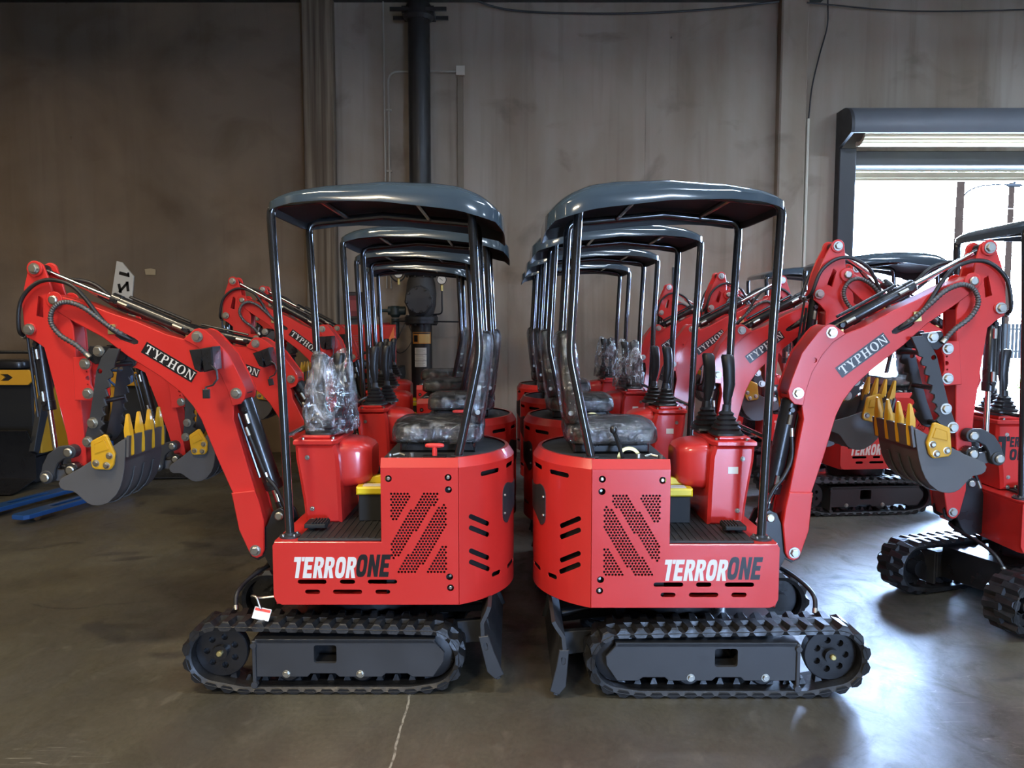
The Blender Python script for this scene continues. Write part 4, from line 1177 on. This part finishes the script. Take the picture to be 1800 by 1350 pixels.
# work lamp on its bracket
mb = MB(); mb.plate([q([(.768, 1.545), (.700, 1.553), (.718, 1.437), (.745, 1.452)])], -.20, -.082, .003)
mb.plate([q([(.712, 1.552), (.655, 1.562), (.650, 1.45), (.700, 1.437)])], -.205, -.09, .006)
lp = add('work_lamp', mb.build('work_lamp'), BLACKP, 'boom', bo, only='lamp')
mb = MB(); mb.tube([(.665, -.20, 1.53), (.635, -.205, 1.50), (.632, -.205, 1.46), (.655, -.205, 1.43), (.69, -.205, 1.42), (.688, -.205, 1.38)], .005, 6); mb.box(.672, -.215, 1.365, .704, -.195, 1.41, .003)
add('lamp_cable', mb.build('lamp_cable'), RUBS, 'boom', bo, only='lamp')
# --- arm (dipper)
ARM = q([(1.617, 1.946), (1.607, 1.970), (1.585, 1.982), (1.563, 1.981), (1.543, 1.968), (1.52, 1.907), (1.500, 1.83), (1.47, 1.77), (1.429, 1.715), (1.405, 1.66), (1.396, 1.5), (1.391, 1.395), (1.381, 1.268), (1.369, 1.055), (1.366, 0.963), (1.380, .930), (1.417, 0.908), (1.442, 0.93), (1.447, 0.99), (1.464, 1.119), (1.512, 1.353), (1.556, 1.553), (1.600, 1.585), (1.642, 1.605), (1.652, 1.668), (1.657, 1.762), (1.642, 1.855)])
HOLE = q([(1.572, 1.812), (1.548, 1.800), (1.552, 1.704), (1.586, 1.712)])
mb = MB()
for v in (-.062, .047): mb.plate([ARM, HOLE, circ(1.62, 1.70, .008, 8)], v, v + .015, .003)
mb.plate([q([(1.50, 1.66), (1.41, 1.66), (1.398, 1.5), (1.393, 1.395), (1.383, 1.268), (1.371, 1.055), (1.370, .965), (1.43, .965), (1.440, 0.99), (1.460, 1.119), (1.508, 1.353), (1.550, 1.553)])], -.047, .047, .002)
ar = add('arm', mb.build('arm'), RED, 'arm')
mb = MB()
mb.plate([q([(1.655, 1.70), (1.650, 1.64), (1.64, 1.63), (1.638, 1.70), (1.642, 1.78), (1.628, 1.86), (1.632, 1.865), (1.650, 1.78)])], -.047, .047, .001)
add('arm_rib', mb.build('arm_rib'), RED, 'arm', ar)
for s_ in (-1, 1):
    for P_, r_, w_ in ((PIN_ARM, .040, .072), (PIN_BCYL, .032, .070), (PIN_BUCK, .036, .075)):
        mb = MB(); mb.plate([circ(P_.x, P_.z, r_, 20)], s_ * .062, s_ * w_, .003)
        add('arm_boss', mb.build('arm_boss'), RED, 'arm', ar)
for p_, v in ((PIN_ARM, -.072), (PIN_BCYL, -.070), (PIN_BUCK, -.075)):
    add('pin', BOLT_L, ZINC, 'arm', ar, (p_.x, v, p_.z))
TBK = q([(1.400, 1.505), (1.335, 1.510), (1.312, 1.500), (1.309, 1.46), (1.318, 1.44), (1.318, 1.37), (1.305, 1.345), (1.303, 1.30), (1.315, 1.288), (1.40, 1.288)])
mb = MB(); mb.plate([TBK, circ(1.329, 1.455, .012, 12), circ(1.333, 1.488, .005, 8), circ(1.331, 1.423, .005, 8)], -.085, -.070, .003)
tbk = addm('thumb_bracket', mb.build('thumb_bracket'), RED, grp='arm')[0]
for u, z in ((1.339, 1.527), (1.330, 1.379)): bolt(BOLT_L, 'arm', tbk, u, -.085, z)
# --- thumb
edge = []
a, b = Vector((1.150, 1.604)), Vector((1.262, 1.165))
N = 28
for i in range(N + 1):
    t = i / N; p = a.lerp(b, t); nrm = Vector((-(b - a).y, (b - a).x)).normalized()
    wob = .011 * math.sin(t * 9 * PI * 2) if t > .18 else 0
    bow = .018 * math.sin(t * PI)
    edge.append((p.x + (wob + bow) * 1.0, p.y + wob * .25))
THB = edge + q([(1.288, 1.069), (1.315, 1.055), (1.338, 1.062), (1.348, 1.085), (1.330, 1.15), (1.316, 1.201), (1.293, 1.32), (1.272, 1.441), (1.244, 1.505), (1.206, 1.550)])
for s_ in (-1, 1):
    mb = MB(); mb.plate([THB, circ(1.2545, 1.492, .013, 12)], s_ * .095, s_ * .110, .002)
    tp = add('thumb_plate', mb.build('thumb_plate'), DARKG, 'arm')
    if s_ < 0:
        bolt(BOLT_L, 'arm', tp, 1.299, -.110, 1.233); bolt(BOLT_L, 'arm', tp, 1.327, -.110, 1.137)
mb = MB(); mb.plate([q([(1.318, 1.545), (1.310, 1.562), (1.21, 1.560), (1.205, 1.53), (1.22, 1.485), (1.285, 1.470), (1.312, 1.49)])], -.094, -.070, .003)
tk = addm('thumb_link', mb.build('thumb_link'), BLACKP, grp='arm')[0]
for u, z, r_ in ((1.20, 1.52, .012), (1.25, 1.34, .012), (1.327, 1.137, .016)):
    mb = MB(); mb.cyl((u, -.095, z), (u, .095, z), r_, 10); add('thumb_pin', mb.build('thumb_pin'), BLACKP, 'arm')
bolt(BOLT_L, 'arm', tk, 1.263, -.094, 1.592)
# --- bucket
BKT = q([(1.432, 0.888), (1.422, 0.910), (1.408, 0.920), (1.328, 0.962), (1.221, 1.030), (1.110, 1.106), (1.094, 1.106), (1.099, 1.027), (1.106, 0.96), (1.117, 0.905), (1.131, .865), (1.150, 0.832), (1.189, 0.794), (1.215, .783), (1.242, 0.778), (1.270, .780), (1.294, 0.790), (1.329, 0.822), (1.345, .838), (1.364, 0.850), (1.406, 0.855), (1.424, .866)])
line = q([(1.094, 1.115), (1.099, 1.027), (1.106, 0.96), (1.117, 0.905), (1.131, .865), (1.150, 0.832), (1.189, 0.794), (1.215, .783), (1.242, 0.778), (1.270, .780), (1.294, 0.790), (1.329, 0.822), (1.364, 0.862), (1.385, .91)])
mb = MB()
mb.plate([BKT], -.200, -.186, .002); mb.plate([BKT], .186, .200, .002)
mb.sheet(line, -.190, .190, .010)
mb.sheet(q([(1.088, 1.125), (1.090, 1.08), (1.094, 1.02)]), -.20, .20, -.012)
for v in (-.10, 0, .10): mb.sheet([(x - .004, z - .002) for x, z in line[2:9]], v - .010, v + .010, -.006)
for v in (-.075, .055): mb.plate([q([(1.45, .93), (1.35, .96), (1.33, .87), (1.40, .84), (1.47, .87), (1.57, .885), (1.575, .92), (1.54, .935)])], v, v + .02, .003)
bk = add('bucket', mb.build('bucket'), BUCKG, 'arm')
CUT = q([(1.256, 1.095), (1.250, 1.103), (1.190, 1.134), (1.176, 1.130), (1.139, 1.040), (1.148, 0.985), (1.160, 0.966), (1.172, .959), (1.240, 0.962), (1.254, 0.972), (1.258, 0.99)])
for s_ in (-1, 1):
    mb = MB(); mb.plate([CUT], s_ * .200, s_ * .220, .005)
    mb.plate([q([(1.237, 1.085), (1.185, 1.110), (1.165, 1.062), (1.237, 1.040)])], s_ * .220, s_ * .223, .003)
    cu_ = add('side_cutter', mb.build('side_cutter'), YEL, 'arm', bk)
    for u, z in ((1.166, 1.084), (1.233, 1.048), (1.182, 1.037)):
        mb = MB(); mb.lathe([(.009, .0), (.013, .006), (.014, .010), (.018, .011)] if s_ < 0 else [(.018, 0), (.014, .001), (.013, .006), (.009, .011)], (u, -.231 if s_ < 0 else .220, z), 'Y', 12)
        add('bolt', mb.build('cutter_bolt'), ZINC, 'arm', bk)
for v in (-.165, -.055, .055, .165):
    mb = MB()
    T_ = [(1.105, 1.265, .012), (1.086, 1.265, .012)]
    rings_ = []
    for z, w, d in ((1.285, .007, .003), (1.280, .010, .008), (1.205, .021, .020), (1.15, .013, .022), (1.085, .012, .018), (1.078, .009, .012)):
        uc_ = 1.092 - (1.20 - z) * .03
        rings_.append([mb.v((uc_ + a, v + b, z)) for a, b in ((-d, 0), (-d * .55, -w), (d * .8, -w), (d * .8, w), (-d * .55, w))])
    for a, b in zip(rings_, rings_[1:]):
        for i in range(5): mb.f([a[i], a[(i + 1) % 5], b[(i + 1) % 5], b[i]])
    mb.f(rings_[0]); mb.f(rings_[-1])
    add('tooth', mb.build('tooth', 20), YEL, 'arm', bk)
# --- bucket links
for s_ in (-1, 1):
    pth = [Vector((1.424, 1.085)), Vector((1.470, 1.080)), Vector((1.512, 1.050)), Vector((1.535, 1.005)), Vector((1.545, .957))]
    ol = []; il = []
    for i, p in enumerate(pth):
        t = (pth[min(i + 1, 4)] - pth[max(i - 1, 0)]).normalized(); n_ = Vector((-t.y, t.x))
        w = .034
        ol.append(tuple(p + n_ * w)); il.append(tuple(p - n_ * w))
    end = [(1.545 + .034 * math.cos(a), .957 + .034 * math.sin(a)) for a in (-.3, -.9, -1.57, -2.2, -2.8)]
    st = [(1.424 - .034 * math.cos(a), 1.085 - .034 * math.sin(a)) for a in (1.0, .4, -.4, -1.0)]
    mb = MB(); mb.plate([ol + end + list(reversed(il)) + st], s_ * .080, s_ * .105, .004)
    mb.cyl((1.424, s_ * .06, 1.085), (1.424, s_ * .115, 1.085), .034, 18, .003); mb.cyl((1.545, s_ * .03, .957), (1.545, s_ * .115, .957), .034, 18, .003)
    lk = add('bucket_link', mb.build('bucket_link'), DARKG, 'arm')
    if s_ < 0:
        for u, z in ((1.424, 1.085), (1.545, .957)): add('pin', PINHEAD, ZINC, 'arm', lk, (u, -.115, z))
mb = MB(); mb.cyl((1.417, -.115, .994), (1.417, .115, .994), .036, 18, .004)
pv = add('bucket_pivot', mb.build('bucket_pivot'), BLACKP, 'arm')
add('pin', PINHEAD, ZINC, 'arm', pv, (1.417, -.115, .994))
# --- hydraulic cylinders
def ram(name, P, Q, rb, rr_, frac, grpb, grpr, fittings=()):
    P, Q = Vector(P), Vector(Q); d = (Q - P).normalized(); Ln = (Q - P).length
    mb = MB(); a = P + d * rb * .9; b = P + d * Ln * frac
    mb.cyl(P + Vector((0, -.042, 0)), P + Vector((0, .042, 0)), rb * .95, 16, .003)
    mb.tube([a, a + d * .004, b - d * .05, b - d * .049, b - d * .004, b], [rb * .9, rb, rb, rb * 1.10, rb * 1.10, rb * .95], 20)
    sd = d.cross(Vector((0, 1, 0)))
    mb.cyl(a + d * .05 + Vector((0, -rb * .9, 0)) , a + d * .05 + Vector((0, -rb * .9 - .022, 0)), .012, 8)
    mb.cyl(b - d * .04 + Vector((0, -rb * .9, 0)) , b - d * .04 + Vector((0, -rb * .9 - .022, 0)), .012, 8)
    mb.tube([a + d * .06 + sd * (rb + .012), b - d * .08 + sd * (rb + .012)], .008, 8)
    bi_ = add(name, mb.build(name, 40), BLACKP, grpb)
    mb = MB(); st = b - d * .005
    for p_, o_ in ((a + d * .075, -.026), (b - d * .10, -.026)):
        mb.cyl(p_ + Vector((0, -rb - .008, 0)), p_ + d * .05 + Vector((0, -rb - .008, 0)), .010, 8)
    add('fitting', mb.build('fitting'), ZINC, grpb, bi_)
    mb = MB(); mb.tube([b - d * Ln * (frac - .12), Q - d * rr_ * 1.2], rr_, 16)
    ri = add('piston_rod', mb.build('piston_rod', 40), CHROME, grpr)
    mb = MB(); mb.cyl(Q + Vector((0, -.035, 0)), Q + Vector((0, .035, 0)), rb * .85, 16, .003); mb.tube([Q - d * rb * 1.5, Q], rr_ * 1.15, 12)
    add('rod_eye', mb.build('rod_eye'), BLACKP, grpr, ri)
ram('stick_cylinder', PIN_STICK, PIN_ARM, .030, .0125, .57, 'stickB', 'stickR')
ram('boom_cylinder', PIN_LIFT, PIN_BASE, .043, .019, .80, 'liftB', 'liftR')
ram('bucket_cylinder', PIN_BCYL, PIN_LINK, .029, .0135, .56, 'arm', 'arm')
mb = MB(); mb.cyl((1.675, 0, 1.66), (1.640, 0, 1.25), .007, 8)
add('hydraulic_pipe', mb.build('hydraulic_pipe'), RUBS, 'arm')
mb = MB(); mb.box(1.185, -.082, 1.675, 1.222, -.070, 1.725, .002); add('hose_clamp', mb.build('hose_clamp'), BRASS, 'boom')
mb = MB(); mb.box(.835, -.02, 1.655, .860, .03, 1.672, .002); add('hose_clamp', mb.build('hose_clamp'), BRASS, 'boom')
# hoses: (group, point) knots, rebuilt for each pose
HOSES = [
 ('hydraulic_hose', .0105, RUBS, [('arm', (1.675, -.02, 1.66)), ('arm', (1.668, -.075, 1.70)), ('arm', (1.650, -.085, 1.83)), ('arm', (1.585, -.085, 1.915)), ('arm', (1.50, -.085, 1.945)), ('boom', (1.393, -.09, 1.92)), ('boom', (1.324, -.09, 1.855)), ('boom', (1.265, -.09, 1.775)), ('boom', (1.20, -.085, 1.700)), ('boom', (1.13, -.06, 1.655)), ('boom', (1.10, -.03, 1.64))]),
 ('hydraulic_hose', .0105, RUBS, [('arm', (1.675, .02, 1.66)), ('arm', (1.668, .075, 1.70)), ('arm', (1.645, .085, 1.84)), ('arm', (1.575, .085, 1.93)), ('arm', (1.48, .085, 1.955)), ('boom', (1.37, .09, 1.93)), ('boom', (1.25, .09, 1.84)), ('boom', (1.10, .085, 1.78)), ('boom', (.95, .06, 1.72))]),
 ('coiled_hose', .012, COILM, [('boom', (1.10, -.03, 1.635)), ('boom', (1.19, -.085, 1.700)), ('boom', (1.255, -.095, 1.752)), ('boom', (1.335, -.10, 1.812)), ('arm', (1.417, -.10, 1.835)), ('arm', (1.475, -.10, 1.805)), ('arm', (1.492, -.10, 1.738)), ('arm', (1.450, -.10, 1.672)), ('arm', (1.364, -.11, 1.620)), ('arm', (1.300, -.11, 1.560))]),
 ('hydraulic_hose', .009, RUBS, [('boom', (1.36, .02, 1.90)), ('boom', (1.20, .03, 1.80)), ('boom', (1.05, .03, 1.755)), ('boom', (.90, .03, 1.68)), ('boom', (.84, .02, 1.665))]),
 ('hydraulic_hose', .011, RUBS, [('boom', (.560, -.03, 1.20)), ('house', (.50, -.04, 1.05)), ('house', (.455, -.05, .95)), ('house', (.40, -.06, .88)), ('house', (.33, -.06, .72))]),
 ('hydraulic_hose', .011, RUBS, [('house', (.36, .05, .50)), ('house', (.46, .02, .47)), ('base', (.53, -.10, .44)), ('base', (.56, -.22, .40)), ('base', (.55, -.27, .33))]),
]

# ------------------------------------------------------------------ putting machines together
MX = Matrix.Scale(-1, 4, Vector((1, 0, 0)))
MIRC = {}
def rot_about(p, a): return Matrix.Translation(p) @ Matrix.Rotation(a, 4, 'Y') @ Matrix.Translation(-p)
def pivot_fit(P, Qq, P2, Q2, anchor, anchor2):
    d0 = Qq - P; d1 = Q2 - P2
    a = math.atan2(d0.z, d0.x) - math.atan2(d1.z, d1.x)      # RotY(+) turns x towards -z
    return Matrix.Translation(anchor2) @ Matrix.Rotation(a, 4, 'Y') @ Matrix.Translation(-anchor)
def excavator(side, x, y, label, yaw=0.0, boom=0.0, arm=0.0, swing=0.0, blade=0.0, opts=(), extra=None):
    root = empty('mini_excavator', (x, y, 0), math.radians(yaw))
    tag(root, label, 'excavator', 'red mini excavators parked in rows')
    G = {'base': Matrix(), 'house': Matrix(), 'blade': rot_about(Vector((-.36, 0, .19)), -math.radians(blade))}
    G['boom'] = rot_about(FOOT, math.radians(boom))
    G['arm'] = G['boom'] @ rot_about(TIP, math.radians(arm))
    def pins(P, gp, Q, gq): return P, Q, G[gp] @ P, G[gq] @ Q
    a = pins(PIN_STICK, 'boom', PIN_ARM, 'arm')
    G['stickB'] = pivot_fit(*a, a[0], a[2]); G['stickR'] = pivot_fit(*a, a[1], a[3])
    a = pins(PIN_LIFT, 'boom', PIN_BASE, 'house')
    G['liftB'] = pivot_fit(*a, a[0], a[2]); G['liftR'] = pivot_fit(*a, a[1], a[3])
    if swing:
        sw = Matrix.Translation((-.08, 0, 0)) @ Matrix.Rotation(math.radians(swing), 4, 'Z') @ Matrix.Translation((.08, 0, 0))
        for k in G:
            if k not in ('base', 'blade'): G[k] = sw @ G[k]
    objs = {}
    for i, p in enumerate(PARTS):
        on = p['only']
        if on in ('L', 'R') and on != side: continue
        if on not in (None, 'L', 'R') and on not in opts: continue
        me = p['me']
        if side == 'L':
            if p['meL'] is not None: me = p['meL']
            else:
                if me.name not in MIRC: MIRC[me.name] = mirrored(me, 'x')
                me = MIRC[me.name]
        M = Matrix() if p['parent'] is not None else G[p['grp']]
        if p['loc'] is not None: M = M @ Matrix.Translation(p['loc'])
        if side == 'L': M = MX @ M @ MX
        par = objs[p['parent']] if p['parent'] is not None else root
        o = bpy.data.objects.new(p['name'], me)
        COL.objects.link(o); o.parent = par; o.matrix_local = M
        if p['label']: o['label'] = p['label']
        objs[i] = o
    for name, r, m, kn in HOSES:
        pts = [G[g] @ Vector(p) for g, p in kn]
        if side == 'L': pts = [MX @ p for p in pts]
        line = crv(pts)
        mb = MB()
        if name == 'coiled_hose':
            fine = crv(pts, 22)
            mb.tube(fine, [r * (1.12 if (k // 2) % 2 else .86) for k in range(len(fine))], 8)
        else: mb.tube(line, r, 8)
        h = obj(name, mb.build(name, 60), m, root)
        mb = MB()
        for e, e2 in ((0, 3), (-1, -4)):
            mb.tube([line[e], line[e].lerp(line[e2], .55)], r * 1.25, 8)
        obj('hose_end', mb.build('hose_end', 60), ZINC, h)
    if extra: extra(root, objs)
    return root

# ------------------------------------------------------------------ machines in their rows
def stacked_text(root, objs):
    """big stacked lettering on the console front of the machine at the picture's edge"""
    mb = MB(); letters(mb, 'T', BLOCK, -.275, .90, .15, -.1262, .60, .0, .03)
    letters(mb, 'ERROR', BLOCK, -.205, .985, .062, -.1262, .62, .06, .03)
    letters(mb, 'ONE', BLOCK, -.205, .905, .068, -.1262, .86, .06, .05)
    me = mb.build('lettering')
    par = [o for o in root.children if o.name.startswith('console')][0]
    obj('console_lettering', me, BLKV, par)
excavator('L', -.80, 3.93, 'front red mini excavator facing left, clear bag over its control levers', blade=-9, opts=('bag', 'lamp'))
excavator('R', .917, 3.89, 'front red mini excavator facing right, blade lowered beside the centre gap', boom=-5.7)
excavator('L', -.78, 5.35, 'second red excavator from the camera in the left-facing row, boom lowered', boom=11, arm=-4, opts=('lamp',))
excavator('L', -.98, 6.77, 'third red excavator from the camera in the left-facing row', boom=-5.5, opts=('lamp',))
excavator('L', -1.16, 8.17, 'last red excavator of the left-facing row, nearest the riser pipe', boom=-5, opts=('lamp',))
excavator('R', .89, 5.29, 'second red excavator from the camera in the right-facing row', boom=-5.7)
excavator('R', .88, 6.69, 'third red excavator from the camera in the right-facing row, bagged levers', boom=-5.7, opts=('bag',))
excavator('R', .86, 8.09, 'last red excavator of the right-facing row, nearest the back wall', boom=-5.7, opts=('bag',))
excavator('L', 3.22, 4.70, 'red excavator cut by the right edge of the picture, turned towards the camera', yaw=20, swing=20, boom=-12, extra=stacked_text)
excavator('L', 3.22, 7.30, 'red excavator in front of the roll-up door, behind the right-facing bucket', yaw=6, boom=-10)
excavator('L', 3.16, 9.00, 'red excavator standing deepest beside the roll-up door', boom=-9)

# ------------------------------------------------------------------ loaders, pallet truck
def loader(x, y, rz, label, body, dark, h=1.2, w=1.0, scoop=True):
    r = empty('compact_loader', (x, y, 0), rz); tag(r, label, 'loader', 'stand-on compact loaders by the back wall')
    hw = w / 2
    mb = MB(); mb.box(-hw + .06, -.42, .30, hw - .06, .45, h - .08, .02); obj('body', mb.build('body'), dark, r)
    for s_ in (-1, 1):
        mb = MB(); mb.box(s_ * hw - .03, -.46, .34, s_ * hw + .03, .45, h - .04, .008); fr_ = obj('side_frame', mb.build('side_frame'), body, r)
        mb = MB(); mb.plate([capsule((-.42, .15), (.42, .15), .14, 10)], 0, .18, .01, mapfn=lambda a, b, c, s_=s_: (s_ * (hw - .14) + (b - .09), a, c + .0)); obj('crawler_track', mb.build('crawler_track'), RUB, r)
        mb = MB(); mb.plate([[(-.45, h * .9), (-.30, h), (.35, h * 1.02), (.42, h * .93), (.35, h * .88), (-.28, h * .88), (-.62, .36), (-.70, .40)]], 0, .06, .005, mapfn=lambda a, b, c, s_=s_: (s_ * (hw + .07) + b - .03, a, c)); obj('lift_arm', mb.build('lift_arm'), dark, r)
    mb = MB(); mb.plate([[(-hw, h - .14), (hw - .06, h - .14), (hw + .02, h - .06), (hw - .05, h + .02), (-hw, h + .02)]] + [[(-.30 + i * .16, h - .095), (-.22 + i * .16, h - .095), (-.17 + i * .16, h - .06), (-.22 + i * .16, h - .025), (-.30 + i * .16, h - .025), (-.26 + i * .16, h - .06)] for i in range(4)], -.50, -.47, .003); obj('front_grille', mb.build('front_grille'), body, r)
    mb = MB(); mb.box(-hw + .02, -.475, h - .14, hw - .02, .45, h - .02, .005); obj('top_deck', mb.build('top_deck'), dark, r)
    mb = MB(); mb.tube([(-hw + .1, -.2, h)] + bend((-hw + .1, -.2, h), (-hw + .1, -.2, h + .20), (hw - .1, -.2, h + .20), .06) + bend((-hw + .1, -.2, h + .20), (hw - .1, -.2, h + .20), (hw - .1, -.2, h), .06) + [(hw - .1, -.2, h)], .018, 10); obj('guard_rail', mb.build('guard_rail'), BLACKP, r)
    mb = MB(); mb.soft((0, -.1, h + .06), (.26, .16, .06), .5, 20, 10); obj('control_cowl', mb.build('control_cowl'), BLACKP, r)
    if not scoop: return r
    mb = MB(); mb.sheet([(-.75, .62), (-.62, .40), (-.62, .10), (-.95, .03), (-1.05, .03)], -hw - .06, hw + .06, .012)
    bm_ = mb.build('attachment'); bm_.transform(Matrix.Rotation(PI / 2, 4, 'Z'));
    bm_.transform(Matrix.Scale(1, 4)); obj('bucket', bm_, BLACKP, r)
    return r
ORG = mat('loader_orange', (.62, .30, .02), .4, 0, .3, .05, 8)
LDK = mat('loader_black', (.010, .011, .012), .5)
loader(-5.62, 8.65, 0, 'black and orange compact loader at the left edge of the picture', ORG, LDK, 1.22, 1.05)
loader(-4.25, 9.45, .1, 'second orange loader against the wall behind the front bucket', ORG, LDK, 1.15, .95)
rl = loader(-1.95, 9.50, 0, 'red compact loader with an upright panel beside the riser pipe', RED, LDK, 1.18, .95, False)
mb = MB(); mb.box(-.42, .10, 1.22, .50, .14, 1.72, .01); bp_ = obj('back_panel', mb.build('back_panel'), RED, rl)
for i in range(9):
    mb = MB(); mb.box(-.34, .0985, 1.34 + i * .03, .16 - .05 * (i % 3), .0995, 1.35 + i * .03, 0); obj('print_line', mb.build('print_line'), mat('faded_print', (.42, .10, .09), .6), bp_)
mb = MB(); mb.plate([[(.36, 1.42), (.48, 1.70), (.485, 1.42)]], .096, .0995, 0); obj('reflector', mb.build('reflector'), mat('reflector_orange', (.85, .20, .05), .4), bp_)
pj = empty('pallet_truck', (-4.33, 7.2, 0), math.radians(-14)); tag(pj, 'blue pallet truck with its two forks along the floor', 'pallet truck')
BLU = mat('pallet_blue', (.015, .07, .22), .4, 0, .2, .2, 6)
for s_ in (-1, 1):
    mb = MB(); mb.plate([[(-.085, -.62), (-.06, -.66), (.06, -.66), (.085, -.62), (.085, .55), (-.085, .55)], round_rect(-.03, -.3, .03, .15, .02)], .045, .085, .004, mapfn=lambda a, b, c, s_=s_: (s_ * .24 + a, c, b))
    fk = obj('fork', mb.build('fork'), BLU, pj)
    mb = MB(); mb.cyl((s_ * .24 - .045, -.50, .040), (s_ * .24 + .045, -.50, .040), .040, 14); obj('fork_wheel', mb.build('fork_wheel'), CHROME, fk)
mb = MB(); mb.box(-.33, .52, .05, .33, .62, .22, .01); mb.cyl((0, .66, .06), (0, .66, .55), .06, 14); obj('pump_unit', mb.build('pump_unit'), BLU, pj)
mb = MB(); mb.cyl((-.11, .66, .085), (-.04, .66, .085), .085, 16); mb.cyl((.04, .66, .085), (.11, .66, .085), .085, 16); obj('steer_wheel', mb.build('steer_wheel'), RUB, pj)
mb = MB(); mb.tube([(0, .70, .5), (0, .86, 1.05)], .018, 8); mb.tube([(0, .86, 1.05), (-.14, .88, 1.13), (-.12, .90, 1.24), (.12, .90, 1.24), (.14, .88, 1.13), (0, .86, 1.05)], .014, 8); obj('tow_handle', mb.build('tow_handle', 50), BLU, pj)
# warning tag hung on the front track
wt = empty('warning_tag', (-1.18, 3.50, .345), 0); tag(wt, 'small white warning tag lying on the front left track', 'tag')
mb = MB(); mb.plate([round_rect(-.04, 0, .04, .055, .004)], -.001, .001, 0); m_ = mb.build('tag_card'); m_.transform(Matrix.Rotation(math.radians(12), 4, 'Y') @ Matrix.Rotation(math.radians(-25), 4, 'X')); tc_ = obj('tag_card', m_, PAPER, wt)
mb = MB(); mb.box(-.036, -.0016, .038, .036, -.0011, .050, 0); m_ = mb.build('tag_band'); m_.transform(Matrix.Rotation(math.radians(12), 4, 'Y') @ Matrix.Rotation(math.radians(-25), 4, 'X')); obj('tag_band', m_, REDPL, tc_)
mb = MB(); mb.tube(crv([(0, .012, .05), (-.02, .02, .10), (-.05, .04, .10), (-.02, .07, .08), (.06, .08, .085)]), .006, 6); obj('tag_tie', mb.build('tag_tie', 60), ZINC, wt)
